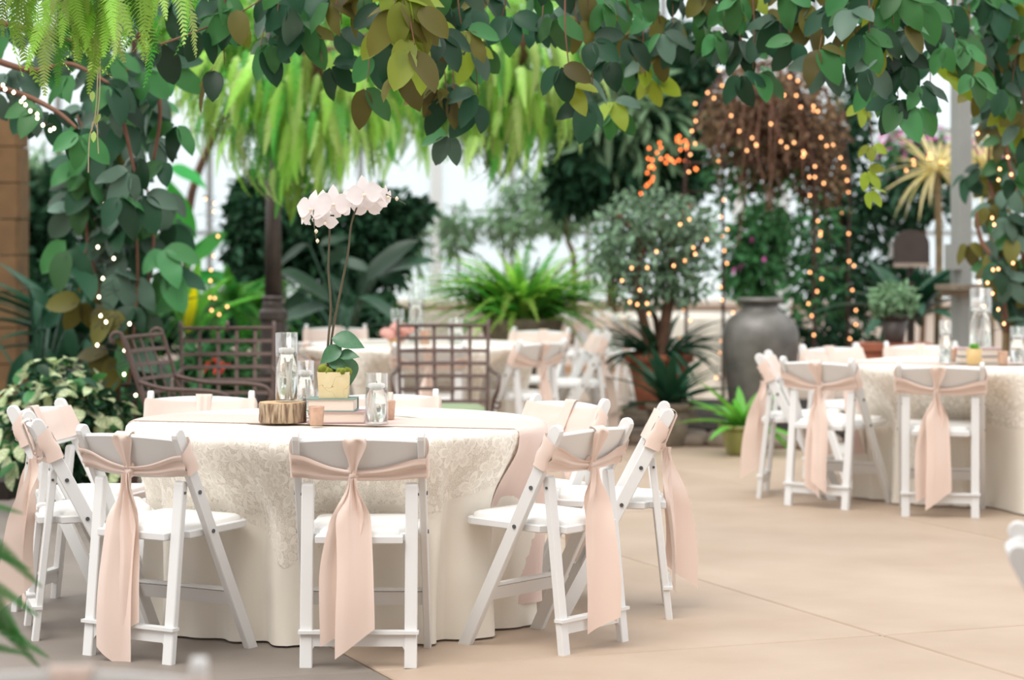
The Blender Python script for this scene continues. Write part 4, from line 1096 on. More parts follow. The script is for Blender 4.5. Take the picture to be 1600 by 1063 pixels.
# vine column on the right, with twisted trunk
vine('dense vine column with twisted trunk at the right picture edge', at(1580, 540, 14.6),
     [[at(1575, 520, 14.6), at(1565, 430, 14.6), at(1590, 330, 14.6), at(1570, 200, 14.6), at(1590, 60, 14.6)], [at(1610, 500, 14.7), at(1600, 400, 14.7), at(1550, 300, 14.7), at(1545, 230, 14.7)], [at(1600, 520, 14.8), at(1620, 350, 14.8), at(1600, 200, 14.8)], [at(1570, 420, 14.5), at(1535, 380, 14.5), at(1525, 330, 14.5)]], .17, PAL_DARK+['vine_olive']*6, 9, step=.07, jitter=.13, stem_r=.022)
t = thing('twisted_trunk', 'pale twisted woody trunk at the right edge behind the glass vases', 'trunk', at(1575, 560, 14.9))
b0 = at(1575, 560, 14.9)
for pts, r in ((((1568, 585), (1572, 520), (1556, 470), (1578, 420), (1560, 370), (1575, 300)), .028), (((1580, 585), (1585, 530), (1600, 480), (1592, 430), (1612, 390)), .022), (((1570, 500), (1588, 470), (1604, 455)), .014)):
    m_ = MB(); P = smooth_path([at(x_, y_, 14.9)-b0 for x_, y_ in pts], 24); m_.tube(P, [lerp(r, r*.6, i/(len(P)-1)) for i in range(len(P))], 8); link('stem', m_.mesh('twisted_stem', M['palebark'], True), t)
m_ = MB(); m_.tube([at(1568, 585, 14.9)-b0, Vector((at(1572, 0, 14.9).x, 14.9, 0))-b0], .032, 8); link('stem', m_.mesh('twisted_stem', M['palebark'], True), t)
# vine column on the left: iron posts plus leaves
p = at(196, HORIZON, 13.6)
t = thing('iron_trellis', 'two slim dark iron posts inside the left vine', 'trellis', (p.x, 13.6, 0))
for dx in (-.045, .05):
    m_ = MB(); m_.bar((dx, 0, 0), (dx, 0, 3.6), .032, .032, up=(0,1,0), bev=.004); link('post', m_.mesh('trellis_post', M['rust']), t)
for z in (.6, 1.4, 2.2, 3.0):
    m_ = MB(); m_.bar((-.045, 0, z), (.05, 0, z), .02, .02); link('rung', m_.mesh('trellis_rung', M['rust']), t)
vine('dark vine covering the left iron posts from top to chair', at(190, 640, 13.5),
     [[at(190, 560, 13.5), at(180, 420, 13.45), at(170, 300, 13.4), at(175, 150, 13.4), at(160, 40, 13.4)], [at(200, 600, 13.4), at(215, 430, 13.4), at(205, 260, 13.4), at(215, 120, 13.4)],
      [at(160, 470, 13.4), at(135, 360, 13.35), at(150, 260, 13.3), at(120, 180, 13.3)], [at(225, 480, 13.45), at(240, 370, 13.45), at(225, 280, 13.45), at(190, 200, 13.4)], [at(120, 440, 13.4), at(150, 330, 13.4), at(140, 240, 13.35)]], .225, PAL_DARK, 10, step=.10, jitter=.12, stem_r=.012)
vine('large greyish vine leaves on branches at the upper left edge', at(60, 60, 11.2),
     [[at(-30, 130, 11.2), at(40, 150, 11.2), at(90, 175, 11.1), at(120, 200, 11)], [at(-20, 90, 11.3), at(50, 110, 11.3), at(110, 100, 11.3), at(170, 130, 11.2)], [at(-20, 30, 11.4), at(60, 50, 11.4), at(130, 70, 11.4), at(200, 110, 11.3)],
      [at(110, 10, 11.4), at(160, 90, 11.4), at(190, 180, 11.3), at(215, 290, 11.3)], [at(180, 0, 11.6), at(230, 80, 11.6), at(250, 170, 11.6), at(240, 250, 11.6)]], .18, ['vine_grey']*5+['vine_dark']*5+['vine_mid']*5, 12, step=.10, jitter=.08, stem_r=.018)
vine('cluster of large yellow-green and ochre leaves at top centre', at(640, -70, 9.3), [[at(640, -70, 9.3), at(637, 0, 9.25), at(648, 70, 9.2)], [at(615, -70, 9.3), at(618, 10, 9.25)]], .20, ['vine_lime']*3+['vine_olive']*2, 21, step=.09, jitter=.03)
# iron pipes overhead that carry the vines
for k, (y, x0, x1, z) in enumerate(((9.35, -3.4, .8, 2.66), (10.2, -3.6, 4.2, 2.78), (11.2, -3.8, 4.6, 2.92), (12.0, 1.4, 4.8, 3.02))):
    m_ = MB(); m_.tube([(x0, y, z), (x1, y, z)], .02, 8); struct('trim_2', m_.mesh('overhead_pipe', M['rust'], True))
# dangling aerial roots
t = thing('aerial_roots', 'pale dangling roots knotted below the top left fern', 'roots', at(150, 90, 9.6))
b0 = at(150, 90, 9.6)
for a, pts in enumerate((((152, 60), (153, 110), (149, 180), (140, 215), (138, 270)), ((156, 60), (156, 140), (152, 190), (154, 240)), ((150, 178), (143, 205), (146, 190), (152, 200)))):
    m_ = MB(); P = smooth_path([at(x_, y_, 9.6)-b0 for x_, y_ in pts], 16); m_.tube(P, .0022, 5); link('root', m_.mesh('aerial_root', M['rope']), t)
lm = leaf_mesh('root_leaf', 'fern_pale', .5, .2, .2, 4)
for x_, y_ in ((146, 96), (145, 142), (157, 178), (147, 205), (150, 98)): put('leaf', lm, t, at(x_, y_, 9.6)-b0, (random.uniform(-.6, .3), -.2, -1), (0, -1, .2), .045)

# ------------------------------------------------------------------ big-leaf plants
def rosette(name, label, cat, base, n, L, mesh, el=(.3, 1.6), spread=1.0, group=None, pot=None, part='leaf', jit=.03, seed=0, wid=1.0, up0=0.0):
    R = random.Random(seed+50); t = thing(name, label, cat, base, 0, group)
    for k in range(n):
        a = 2*math.pi*(k*.382)+R.uniform(-.3, .3); e = R.uniform(*el); d_ = Vector((math.cos(a)*spread, math.sin(a)*spread, e)); l_ = L*R.uniform(.7, 1.12)
        put(part, R.choice(mesh) if isinstance(mesh, list) else mesh, t, Vector((math.cos(a)*jit, math.sin(a)*jit, up0)), d_, (-d_.x*e, -d_.y*e, 1), (l_, l_*wid, l_))
    return t
philo = [leaf_mesh('philo_leaf', 'philo', .42, .14, .35, 8, 'ovate', .08), leaf_mesh('philo_leaf', 'philo', .36, .10, .5, 8, 'ovate', .1)]
strap = [leaf_mesh('strap_leaf', 'strap_dark', .12, .3, .45, 8, 'strap'), leaf_mesh('strap_leaf', 'strap_dark', .10, .3, .7, 8, 'strap')]
limes = [leaf_mesh('lime_strap', 'lime_leaf', .20, .25, .35, 8, 'strap'), leaf_mesh('lime_strap', 'lime_leaf', .18, .25, .6, 8, 'strap')]
yell = [leaf_mesh('yellow_strap', 'yellow_leaf', .2, .25, .25, 8, 'strap'), leaf_mesh('yellow_strap', 'lime_leaf', .2, .25, .4, 8, 'strap')]
yuc = [leaf_mesh('yucca_leaf', 'yucca', .075, .3, .25, 6, 'strap'), leaf_mesh('yucca_leaf', 'yucca', .07, .3, .5, 6, 'strap')]
ban = [leaf_mesh('banana_leaf', 'banana', .42, .18, .35, 10, 'lance', .12)]
def leggy(label, base, leaves, mesh, group=None, stem=True, name='philodendron', cat='plant', stalkm='strap_dark'):
    """leaves: (px,py,d, dir, normal, size) at the leaf base; stalks run down to the base point"""
    base = Vector(base); t = thing(name, label, cat, base, 0, group)
    for (px, py, d, dr, nr, s_) in leaves:
        p_ = at(px, py, d)-base
        m_ = MB(); m_.tube(smooth_path([(0, 0, 0), p_*.5+Vector((0, 0, .08)), p_], 8), [.012]*8+[.006] if False else .008, 5); link('stalk', m_.mesh('leaf_stalk', M[stalkm]), t)
        put('leaf', random.choice(mesh), t, p_, dr, nr, s_)
    return t
R_ = random.Random(77)
strapdark = [leaf_mesh('dark_leaf', 'strap_dark', .34, .12, .35, 8, 'lance'), leaf_mesh('dark_leaf', 'strap_dark', .28, .12, .5, 8, 'lance')]
lv = []
for k in range(16):
    px = R_.uniform(450, 620); py = R_.uniform(370, 510); dr = (R_.uniform(-1, 1), R_.uniform(-.7, .1), R_.uniform(-.8, .45))
    lv.append((px, py, R_.uniform(17.4, 18.6), dr, (R_.uniform(-.9, .9), -.6, .6), R_.uniform(.2, .3)))
lv += [(435, 425, 17.2, (1, -.2, -.25), (0, -.5, 1), .42), (560, 465, 17.2, (1, -.2, -.3), (0, -.3, 1), .45), (515, 480, 17.2, (-1, -.1, -.05), (0, -.5, .9), .42), (575, 440, 17.3, (.6, -.1, .8), (-.4, -.6, .5), .45), (590, 430, 17.3, (.9, -.1, .5), (-.4, -.5, .8), .42)]
leggy('dark broad-leaved philodendron behind the orchid stems', at(540, 560, 18.0), lv, philo)
lv = []
for k in range(26):
    px = R_.uniform(-10, 150); py = R_.uniform(400, 620); lv.append((px, py, R_.uniform(14.6, 15.6), (R_.uniform(-.8, .8), R_.uniform(-.6, 0), R_.uniform(-1, .5)), (R_.uniform(-.9, .9), -.7, .3), R_.uniform(.18, .30)))
leggy('very dark leafy plant in shade at the left edge, behind the vine', at(60, 680, 15.2), lv, strapdark)
rosette('strap_plant', 'dark strap-leaved plant left of the vine posts', 'plant', at(120, 560, 16.2), 40, .85, strap, (.6, 2.4), seed=1, wid=1.3)
leggy('bright backlit banana plant left of the dark column', at(288, 520, 20.5), [(287, 400, 20.5, (-.08, -.1, 1), (.5, -1, 0), .66), (292, 420, 20.5, (.7, -.1, .9), (-.5, -.8, .4), .5), (280, 430, 20.5, (-.8, -.2, .7), (.4, -.8, .5), .45), (262, 262, 20.5, (.5, -.3, -.1), (0, -.6, 1), .4), (290, 440, 20.5, (.9, -.2, .2), (0, -.7, .7), .45), (275, 350, 20.5, (-.4, -.2, -.9), (.3, -1, .2), .35)], ban, name='banana_plant', stalkm='banana')
rosette('yellow_bromeliad', 'yellow bromeliad with upright leaves beside the banana plant', 'plant', at(295, 520, 18.0), 14, .62, yell, (1.0, 4.5), seed=5, wid=.9)
# variegated shrub behind left chairs
t = thing('variegated_shrub', 'variegated green and cream shrub behind the left chairs', 'shrub', at(95, 740, 12.6))
bs = at(95, 740, 12.6)
vm = [leaf_mesh('varieg_leaf', 'varieg', .62, .15, .25, 5), leaf_mesh('varieg_leaf', 'vine_mid', .6, .15, .25, 5), leaf_mesh('varieg_leaf', 'vine_dark', .6, .15, .25, 5)]
for k in range(290):
    a = random.uniform(0, 6.28); b = random.uniform(-.1, 1.5); q = random.uniform(.7, 1.0)
    n0 = Vector((math.cos(a)*math.cos(b), math.sin(a)*math.cos(b)*.9, math.sin(b)))
    pos = Vector((n0.x*.42*q, n0.y*.36*q, .02+n0.z*.56*q)); pos.z += .05*math.sin(5*a)
    put('leaf', vm[0 if random.random() < .62 else random.choice((1, 2))], t, pos, n0*.3+Vector((random.uniform(-.7, .7), random.uniform(-.7, .5), random.uniform(-.7, .2))), n0+Vector((0, -.3, .5)), random.uniform(.075, .12))
leaf_cloud('foliage', t, [(Vector(bs)+Vector((0, .05, .2)), (.34, .28, .36))], 900, .08, 'cl_dark', origin=bs)
# second variegated clump lower left / behind chair
t = tree('shrub', 'mid green bush at the foot of the left vine posts', 'shrub', at(210, 745, 13.9), [], [([blob(215, 660, 13.9, 60, 70, .3), blob(150, 690, 14.2, 60, 60, .3), blob(40, 690, 14.0, 70, 60, .3)], 1700, .09, 'cl_mid')], seed=3)

# bright fern on its pedestal
c = at(815, 478, 17.6)
t = fern('lush bright green fern on a stone pedestal behind the middle table', c, 295, .66, ('green', 'green', 'bright'), 'large ferns', hang=.4, el=(.2, 2.4), flat=.8, jit=.24, zsp=.14, width=1.05)
ped = thing('stone_planter', 'dark stone pedestal planter under the bright fern', 'planter', (c.x, c.y, 0))
mb = MB(); mb.lathe([(.20, 0), (.20, .08), (.13, .14), (.11, .45), (.16, .55), (.27, .68), (.30, .80), (.31, .84), (.27, .84), (.24, .78), (.001, .78)], 24); link('body', mb.mesh('planter_body', M['stonepot'], True), ped)
c = at(360, 470, 18.8)
fern('green ground fern left of the dark ornate column', c, 90, .55, ('green', 'green', 'asp'), 'large ferns', hang=.4, el=(-.3, 1.5), flat=.7, jit=.25, zsp=.1, width=2.0)

# ------------------------------------------------------------------ trees and shrubs behind
tree('evergreen_tree', 'dense dark evergreen behind the dark column', 'tree', at(390, 545, 20.8), [([at(390, 545, 20.8), at(385, 420, 20.8), at(390, 300, 20.8)], .05, .02)],
     [([blob(400, 390, 20.8, 50, 110, .5), blob(398, 330, 20.8, 40, 60, .4), blob(355, 500, 20.6, 60, 36, .5)], 3600, .10, 'cl_dark')], seed=11)
tree('evergreen_tree', 'dense dark evergreen behind the orchid stems', 'tree', at(540, 545, 20.9), [([at(540, 545, 20.9), at(545, 420, 20.9), at(560, 310, 20.9)], .05, .02)],
     [([blob(540, 400, 20.8, 100, 100, .5), blob(600, 350, 20.9, 55, 55, .4), blob(480, 350, 20.7, 50, 70, .4), blob(540, 500, 20.2, 110, 40, .4), blob(640, 330, 20.9, 40, 18, .3)], 5200, .11, 'cl_dark')], seed=12)
tree('overhead_tree', 'dark tree crown high behind the hanging ferns', 'tree', at(300, 560, 23.5), [([at(300, 560, 23.5), at(300, 300, 23.5), at(420, 60, 23.5)], .06, .03)],
     [([blob(480, 40, 22, 260, 60, .6), blob(300, 50, 22, 100, 90, .6), blob(700, 30, 22, 200, 60, .6), blob(640, 120, 22, 120, 60, .4)], 3800, .15, 'cl_bright')], seed=13)
tree('broadleaf_tree', 'dark spreading tree between right hanging fern and arbor', 'tree', at(960, 540, 22.2), [([at(960, 540, 22.2), at(955, 400, 22.2), at(970, 250, 22.2)], .06, .03), ([at(955, 330, 22.2), at(1020, 240, 22.2), at(1060, 170, 22.2)], .03, .012), ([at(958, 340, 22.2), at(910, 260, 22.2)], .03, .012)],
     [([blob(950, 240, 22.0, 85, 70, .5), blob(1030, 190, 22.1, 80, 80, .5), blob(985, 110, 22.3, 90, 60, .5), blob(900, 290, 22, 40, 40, .3), blob(1060, 100, 22.2, 60, 50, .4), blob(940, 180, 22, 70, 50, .4), blob(1050, 270, 22.1, 60, 40, .3)], 5200, .15, 'cl_dark', dict(elong=1.3)),
      ([blob(990, 190, 21.8, 90, 70, .4)], 420, .22, 'cl_light', dict(elong=1.5, width=.3))], seed=14)
tree('slender_tree', 'slender pale-trunked tree right of the bright fern', 'tree', at(895, 540, 23.8), [([at(895, 540, 23.8), at(897, 410, 23.8), at(886, 370, 23.8), at(890, 310, 23.8), at(905, 250, 23.8)], .035, .02)],
     [([blob(905, 270, 23.8, 60, 40, .4), blob(880, 330, 23.8, 60, 40, .4)], 500, .12, 'cl_light')], barkm='palebark', seed=15)
tree('airy_shrub', 'airy pale shrub against the glass above the bright fern', 'shrub', at(780, 520, 24.6), [([at(790, 520, 24.6), at(790, 430, 24.6), at(780, 320, 24.6)], .02, .01), ([at(720, 520, 24.6), at(715, 400, 24.6), at(708, 320, 24.6)], .02, .01)],
     [([blob(715, 360, 24.6, 30, 40, .3), blob(795, 345, 24.6, 40, 45, .3), blob(840, 300, 24.6, 50, 40, .3), blob(650, 375, 24.8, 22, 50, .2)], 900, .12, 'cl_light', dict(elong=1.2, width=.3))], seed=16)
tree('leafy_backdrop', 'green shrubs along the glass wall behind the far left', 'shrub', at(120, 560, 22.5), [([at(120, 560, 22.5), at(110, 420, 22.5)], .04, .02)],
     [([blob(90, 420, 22.5, 100, 60, .5), blob(190, 500, 22, 110, 60, .5), blob(60, 330, 22.5, 60, 60, .5), blob(20, 520, 19, 90, 90, .5)], 3600, .15, 'cl_dark'), ([blob(80, 280, 23, 60, 50, .4)], 350, .13, 'cl_light')], seed=17)

# ficus in terracotta pot, strings of lights later
fb = at(1030, 640, 0+17.4)
tree('ficus_tree', 'potted ficus with several brown trunks and small grey-green leaves', 'tree', Vector((fb.x, fb.y, .42)),
     [([Vector((fb.x, fb.y, .42)), at(1040, 500, 17.4), at(1052, 430, 17.4), at(1050, 380, 17.4), at(1080, 320, 17.4)], .05, .02), ([Vector((fb.x-.03, fb.y, .42)), at(1010, 520, 17.35), at(995, 450, 17.3), at(1000, 380, 17.3), at(960, 330, 17.3)], .045, .015), ([Vector((fb.x, fb.y+.02, .42)), at(1025, 500, 17.5), at(1000, 470, 17.5), at(985, 380, 17.5)], .03, .012), ([at(1000, 400, 17.3), at(1030, 360, 17.3), at(1040, 320, 17.3)], .02, .01), ([at(1052, 420, 17.4), at(1090, 390, 17.4), at(1110, 350, 17.4)], .02, .01)],
     [([blob(985, 350, 17.4, 60, 50, .35), blob(1040, 340, 17.4, 60, 45, .35), blob(960, 400, 17.4, 45, 45, .3), blob(1090, 370, 17.4, 40, 50, .3), blob(1020, 400, 17.4, 70, 50, .3), blob(1010, 450, 17.4, 60, 40, .25), blob(1075, 440, 17.4, 40, 40, .25)], 2300, .07, 'cl_ficus')], seed=18)
def terra_pot(label, x, y, z, r, h, mat, group=None, ribs=0, name='plant_pot'):
    t = thing(name, label, 'pot', (x, y, z), 0, group)
    pr = [(r*.62, 0), (r*.66, .01)]
    if ribs:
        for k in range(ribs): q = (k+.5)/ribs; pr += [(r*lerp(.66, .96, q)*1.03, h*.85*q), (r*lerp(.66, .96, q+.5/ribs)*.985, h*.85*(q+.5/ribs))]
    m_ = MB(); m_.lathe(pr+[(r*.92, h*.84)], 28); link('body', m_.mesh('pot_wall', M[mat], True), t)
    m_ = MB(); m_.lathe([(r*.92, h*.84), (r*1.03, h*.85), (r*1.05, h*.98), (r*1.0, h), (r*.9, h*.98), (r*.88, h*.88), (.001, h*.87)], 28); link('rim', m_.mesh('pot_rim', M[mat], True), t)
    return t
m_ = MB(); ub = thing('stone_block', 'rough stone block under the terracotta ficus pot', 'block', (fb.x, fb.y, 0), .2); m_.box((0, 0, .07), (.5, .5, .14)); m_.box((0, 0, .165), (.44, .44, .05)); link('slab', m_.mesh('pot_block', M['stonepot']), ub)
terra_pot('terracotta pot holding the ficus, under spiky leaves', fb.x, fb.y, .19, .24, .40, 'terra')
rosette('spider_plant', 'dark arching grassy plant spilling round the ficus pot', 'plant', (fb.x, fb.y-.02, .60), 70, .42, strap, (-.1, 1.6), seed=6, jit=.14, wid=.9)
# agave-like plant in round stone pot in front
ab = Vector((at(1045, 0, 16.55).x, 16.55, 0))
terra_pot('round weathered stone pot in front of the ficus', ab.x, ab.y, 0, .165, .30, 'stonepot')
rosette('dracaena', 'dark spiky dracaena growing from the round stone pot', 'plant', (ab.x, ab.y, .27), 26, .50, strap, (.1, 3.2), seed=8, jit=.03, wid=1.5)
# olive pot with lime bromeliad by the right table
gb = ground(1160, 711)
terra_pot('ribbed olive green pot beside the right table chair', gb.x, gb.y, 0, .15, .20, 'green_pot', ribs=4)
rosette('bromeliad', 'lime green bromeliad in the ribbed olive pot', 'plant', (gb.x, gb.y, .17), 24, .40, limes, (.0, 2.4), seed=9, jit=.03, wid=1.0)
# tall urn
ux = at(1188, 0, 16.9).x
t = thing('grey_urn', 'tall grey glazed urn with narrow ridged neck beside the arbor', 'urn', (ux, 16.9, 0))
prof = [(.165, 0), (.175, .02), (.205, .18), (.238, .40), (.262, .60), (.270, .70), (.268, .76), (.255, .81), (.222, .86), (.175, .895), (.140, .912), (.128, .93), (.127, .965)]
mb = MB(); mb.lathe(prof, 64, wob=lambda a, z: 1+.006*math.sin(40*a)*(1 if z < .78 else 0)); link('body', mb.mesh('urn_body', M['urn'], True), t)
mb = MB(); mb.lathe([(.127, .962), (.150, .975), (.162, .985), (.162, 1.0), (.150, 1.006), (.12, .995), (.11, .94), (.10, .8)], 48); link('lip', mb.mesh('urn_lip', M['urn'], True), t)

# ------------------------------------------------------------------ arbor with dried vine
AD = 18.6
def arb(px, py, dd=0): return at(px, py, AD+dd)
ab0 = Vector((at(1200, 0, AD).x, AD, 0))
arbor = thing('iron_arbor', 'black iron arbor with arched top under brown dried vine', 'arbor', ab0)
def foot(px, dd): p_ = at(px, HORIZON, AD+dd); p_.z = 0.05; return p_
posts = [(1072, 0, 1125), (1130, .55, 1155), (1272, 0, 1230), (1325, .55, 1262)]
for px, dd, tx in posts:
    m_ = MB(); P = [foot(px, dd), arb(px, 420, dd), arb(px, 260, dd), arb(lerp(px, 1200, .22), 160, dd), arb(lerp(px, 1200, .6), 100, dd), arb(1200, 85, dd*.5)]
    m_.tube(smooth_path([q-ab0 for q in P], 24), .013, 7); link('post', m_.mesh('arbor_post', M['rust'], True), arbor)
for (a, da), (b, db) in (((1072, 0), (1130, .55)), ((1272, 0), (1325, .55)), ((1072, 0), (1272, 0)), ((1130, .55), (1325, .55))):
    for y in ((420, 300) if abs(a-b) < 100 else (255,)):
        m_ = MB(); m_.tube([arb(a, y, da)-ab0, arb(b, y, db)-ab0], .008, 6); link('rail', m_.mesh('arbor_rail', M['rust']), arbor)
dv = thing('dried_vine', 'brown dried vine heaped over the arbor top', 'vine', arb(1200, 100, .3), 0)
b0 = arb(1200, 100, .3)
for k in range(46):
    a = random.uniform(0, 6.28); q = random.uniform(.2, 1)
    p0 = at(1205+55*math.cos(a)*q, random.uniform(95, 170), AD+.3+.4*math.sin(a)*q); p1 = at(1205+110*math.cos(a)*q, random.uniform(160, 250), AD+.3+.5*math.sin(a)); p2 = p1+Vector((random.uniform(-.12, .2), random.uniform(-.1, .1), -random.uniform(.2, .7)))
    m_ = MB(); m_.tube(smooth_path([p0-b0, p1-b0, p2-b0], 10), .005, 4); link('twig', m_.mesh('dry_twig', M['twig']), dv)
leaf_cloud('foliage', dv, [blob(1200, 150, AD+.3, 85, 65, .45), blob(1250, 200, AD+.3, 75, 80, .45), blob(1150, 190, AD+.3, 60, 60, .4), blob(1280, 270, AD+.3, 45, 60, .35), blob(1200, 240, AD+.4, 80, 60, .4)], 6800, .058, 'cl_brown', origin=b0, droop=.5)
leaf_cloud('foliage', dv, [blob(1250, 330, AD+.3, 75, 80, .4), blob(1150, 270, AD+.4, 55, 60, .4), blob(1260, 440, AD+.3, 70, 70, .4)], 850, .075, 'cl_mid', origin=b0, seed=3)

# right-hand background shrubs
tree('evergreen_shrub', 'dark tall shrub behind the arbor on its right', 'shrub', at(1320, 560, 20.6), [([at(1320, 560, 20.6), at(1315, 400, 20.6), at(1310, 250, 20.6)], .04, .02)],
     [([blob(1325, 200, 20.6, 35, 90, .4), blob(1345, 330, 20.6, 70, 70, .4), blob(1300, 430, 20.3, 70, 70, .4), blob(1390, 450, 20.5, 70, 55, .4), blob(1440, 300, 20.6, 60, 60, .4), blob(1290, 520, 19.8, 80, 35, .3)], 3300, .10, 'cl_dark')], seed=21)
tree('flowering_shrub', 'shrub with magenta blooms against the glass behind the grey post', 'shrub', at(1440, 560, 23.0), [([at(1440, 560, 23.0), at(1445, 400, 23.0), at(1440, 260, 23.0)], .03, .015)],
     [([blob(1430, 245, 23, 60, 40, .4), blob(1540, 260, 23, 50, 40, .4)], 900, .11, 'cl_mid'), ([blob(1425, 225, 22.8, 55, 35, .3), blob(1535, 240, 22.8, 30, 25, .3), blob(1405, 290, 22.8, 20, 20, .2)], 130, .10, 'cl_magenta')], seed=22)
for k, (px, py, d, nm) in enumerate(((1462, 268, 18.8, 'straw-yellow yucca head just left of the grey post'), (1545, 262, 18.9, 'straw-yellow yucca head just right of the grey post'))):
    bse = at(px, py, d); t = rosette('yucca', nm, 'plant', bse, 60, .42, yuc, (-.8, 2.2), seed=30+k, group='yellow yuccas by the grey post')
    m_ = MB(); m_.tube(smooth_path([(0, 0, 0), (.03, .02, -.6), (0, 0, -bse.z+.05)], 8), .03, 7); link('trunk', m_.mesh('yucca_trunk', M['palebark'], True), t)
rosette('palm_plant', 'dark green palm-like plant below the dark arched panel', 'plant', at(1420, 500, 18.2), 26, .75, strap, (.2, 2.6), seed=33, wid=2.2)
tree('broadleaf_shrub', 'mid green shrub mass left of the urn and behind ficus', 'shrub', at(1180, 560, 21.5), [([at(1180, 560, 21.5), at(1180, 450, 21.5)], .03, .015)],
     [([blob(1175, 420, 21.5, 45, 55, .3), blob(1190, 360, 21.5, 45, 45, .3)], 900, .12, 'cl_mid'), ([blob(1180, 400, 21.3, 40, 40, .3)], 7, .08, 'cl_magenta')], seed=23)
# arched dark panel
p = at(1424, 0, 17.9); z0 = at(0, 408, 17.9).z
t = thing('arched_sign', 'dark arched panel on a post left of the grey post', 'sign', (p.x, 17.9, 0))
m_ = MB(); r = 28*17.9/F_PX; poly = [(-r, z0-.02), (r, z0-.02), (r, z0+.12)]+[(r*math.cos(a), z0+.12+r*.85*math.sin(a)) for a in [math.pi*k/16 for k in range(17)]]+[(-r, z0+.12)]
m_.prism(poly, -.02, .02, Matrix.Rotation(math.pi/2, 4, 'X')); link('panel', m_.mesh('arched_panel', M['bronze']), t)
m_ = MB(); m_.box((0, -.01, z0-.03), (2*r, .09, .03)); link('sill', m_.mesh('panel_sill', M['stone']), t)
m_ = MB(); m_.bar((0, .03, 0), (0, .03, z0+.1), .05, .05, up=(0,1,0)); link('post', m_.mesh('panel_post', M['bronze']), t)
# planters behind right table
p = at(1395, 0, 17.0)
t = thing('brick_planter', 'long low terracotta trough behind the right-hand table', 'planter', (p.x, 17.0, 0))
m_ = MB(); m_.box((0, 0, .33), (.50, .26, .62)); link('body', m_.mesh('trough_body', M['terra']), t)
m_ = MB(); m_.box((0, 0, .66), (.54, .30, .05)); link('rim', m_.mesh('trough_rim', M['terra']), t)
dp = terra_pot('dark round pot standing on the terracotta trough', at(1397, 0, 17.0).x, 17.0, .686, .105, .20, 'bronze')
tree('potted_shrub', 'small grey-green shrub in the dark pot on the trough', 'shrub', Vector((at(1397, 0, 17.0).x, 17.0, .86)), [], [([blob(1397, 470, 17.0, 38, 28, .15)], 900, .05, 'cl_light')], seed=24)
# cream low wall, far centre
p = at(672, 0, 22.5); mb = MB(); mb.box((p.x, 22.5, .30), (.72, .3, .85)); struct('wall_low', mb.mesh('low_wall', M['cream_wall']))
# red flowers behind the left iron chair
tree('red_flower_bush', 'low bush with red blossoms seen through the left iron chair', 'shrub', at(340, 640, 16.0), [], [([blob(335, 580, 16.0, 60, 45, .25)], 900, .10, 'cl_mid'), ([blob(337, 572, 15.7, 14, 10, .06)], 26, .05, 'cl_red')], seed=25)

# ------------------------------------------------------------------ string lights
bm_ = MB(); bm_.lathe([(.001, -.009), (.006, -.006), (.008, 0), (.006, .006), (.001, .010)], 8)
BULB = {k: bm_.mesh('bulb_'+k, M[k], True) for k in ('bulb', 'bulb_orange', 'bulb_cool')}
def lights(label, pts, n, kind, jit, seed):
    R = random.Random(seed); P0_ = Vector(pts[0]); P = smooth_path([Vector(q)-P0_ for q in pts], 8*len(pts))
    t = thing('string_lights', label, 'string lights', P0_, 0, 'fairy light strings')
    Q = [q+Vector((R.uniform(-1, 1), R.uniform(-1, 1), R.uniform(-.5, .5)))*jit for q in P]
    m_ = MB(); m_.tube(Q, .002, 4); link('wire', m_.mesh('light_wire', M['wire']), t)
    for k in range(n):
        u = (k+R.uniform(.1, .9))/n*(len(Q)-1); i = min(int(u), len(Q)-2); p_ = Q[i].lerp(Q[i+1], u-i)+Vector((R.uniform(-.4, .4)*jit, -.015-.02*R.random(), R.uniform(-.4, .4)*jit))
        link('bulb', BULB[kind], t, loc=p_)
    return t
lights('warm fairy lights on the arbor post nearest the ficus', [arb(1072, y, -.04) for y in (560, 460, 360, 260)]+[arb(1090, 180, -.04), arb(1130, 110, -.04)], 20, 'bulb', .06, 1)
lights('warm fairy lights on the arbor post left of the urn', [arb(1132, y, .5) for y in (600, 520, 430, 340, 250)], 16, 'bulb', .06, 2)
lights('warm fairy lights on the arbor post right of the urn', [arb(1274, y, -.05) for y in (545, 460, 370, 290)]+[arb(1255, 240, -.3), arb(1220, 225, -.3)], 22, 'bulb', .06, 3)
lights('warm fairy lights on the rightmost arbor post', [arb(1327, y, .4) for y in (550, 460, 370, 300)]+[arb(1310, 240, -.2), arb(1290, 210, -.2)], 16, 'bulb', .06, 4)
lights('warm fairy lights scattered over the brown dried vine', [at(x_, y_, AD-.3) for x_, y_ in ((1110, 150), (1160, 210), (1185, 230), (1230, 130), (1260, 165), (1275, 175))], 16, 'bulb', .06, 5)
lights('amber fairy lights looped in the dark tree left of arbor', [at(x_, y_, 20.8) for x_, y_ in ((1000, 300), (1020, 270), (1015, 250), (1050, 215), (1075, 230), (1040, 250), (1070, 255), (1085, 265))], 40, 'bulb_orange', .05, 6)
lights('warm fairy lights in the ficus crown', [at(x_, y_, 16.9) for x_, y_ in ((1070, 330), (1085, 370), (1070, 410), (1010, 405), (985, 440), (1000, 460), (990, 490))], 16, 'bulb', .10, 7)
lights('pale fairy lights climbing the left vine posts', [at(x_, y_, 13.2) for x_, y_ in ((205, 610), (190, 570), (175, 545), (200, 505), (160, 500), (175, 440), (150, 400), (165, 310))], 12, 'bulb_cool', .09, 8)
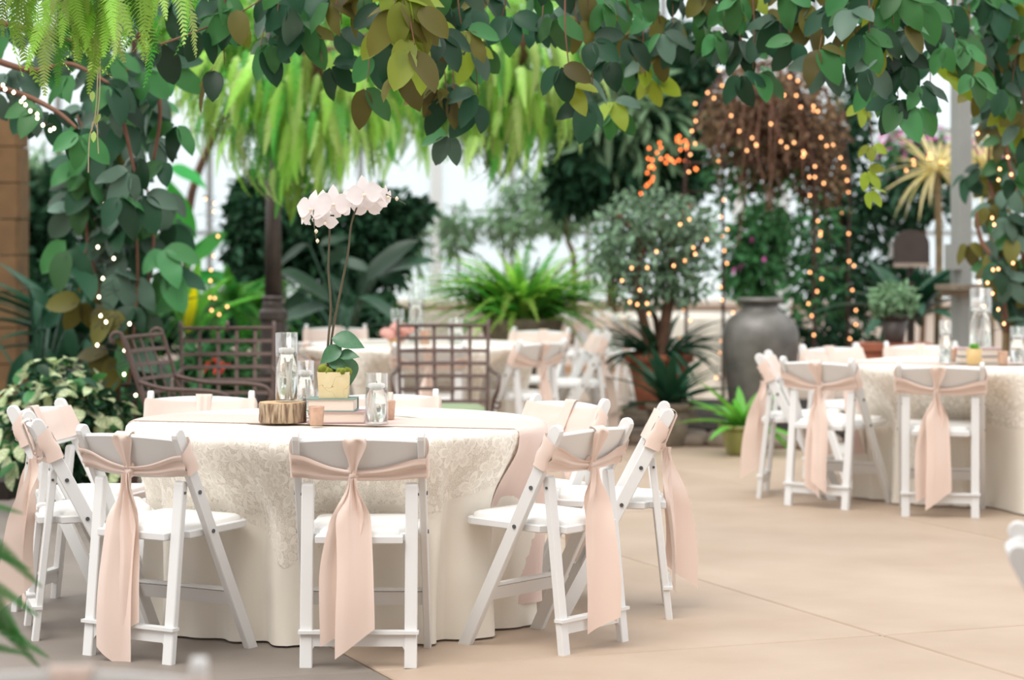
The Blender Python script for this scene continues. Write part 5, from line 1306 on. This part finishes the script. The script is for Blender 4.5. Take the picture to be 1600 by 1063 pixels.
lights('pale fairy lights on the upper left branch', [at(x_, y_, 10.9) for x_, y_ in ((0, 130), (30, 150), (45, 170), (70, 190), (88, 205))], 12, 'bulb_cool', .02, 9)
lights('warm fairy lights by the banana plant', [at(x_, y_, 17.5) for x_, y_ in ((325, 310), (325, 330), (333, 400), (330, 450), (345, 480), (320, 500))], 12, 'bulb', .08, 10)
lights('warm fairy lights in the right vine column', [at(x_, y_, 14.2) for x_, y_ in ((1560, 265), (1580, 285), (1535, 155), (1545, 340), (1565, 420), (1540, 430), (1550, 470), (1555, 520))], 18, 'bulb', .06, 11)
lights('warm fairy lights on the yucca left of grey post', [at(x_, y_, 18.4) for x_, y_ in ((1420, 265), (1440, 250), (1462, 245), (1475, 262))], 8, 'bulb', .04, 12)

# ------------------------------------------------------------------ foreground fern at the left edge
fp = at(-70, 850, 5.6); fp.z = .86
ft = thing('foreground_fern', 'green fern fronds poking in at the lower left edge', 'fern', fp)
for (x0, y0, x1, y1, s_) in ((-40, 830, 40, 905, .2), (-55, 850, 22, 890, .2), (-30, 945, 40, 1030, .2), (-60, 880, 12, 985, .12), (-40, 790, 15, 815, .12), (-45, 960, 48, 1020, .17), (-50, 900, 30, 960, .12), (-60, 1010, 20, 1035, .12)):
    a, b = at(x0, y0, 5.6), at(x1, y1, 5.6); L_ = (b-a).length*1.3
    put('frond', FR['asp'][0 if s_ < .15 else 1], ft, a-fp, (b-a)+Vector((0, 0, .03)), (0, -1, .5), (L_, L_*1.15, L_))
    m_ = MB(); m_.tube([(0, 0, -.05), a-fp], .003, 5); link('stalk', m_.mesh('frond_stalk', M['asparagus']), ft)
st = thing('plant_stand', 'plant stand holding the fern just outside the lower left edge', 'stand', (fp.x, fp.y, 0))
m_ = MB(); m_.lathe([(.10, 0), (.10, .02), (.02, .05), (.02, .55), (.10, .58), (.10, .60)], 16); link('post', m_.mesh('stand_post', M['rust'], True), st)
m_ = MB(); m_.lathe([(.06, .60), (.085, .78), (.08, .78), (.001, .76)], 16); link('pot', m_.mesh('stand_pot', M['terra'], True), st)
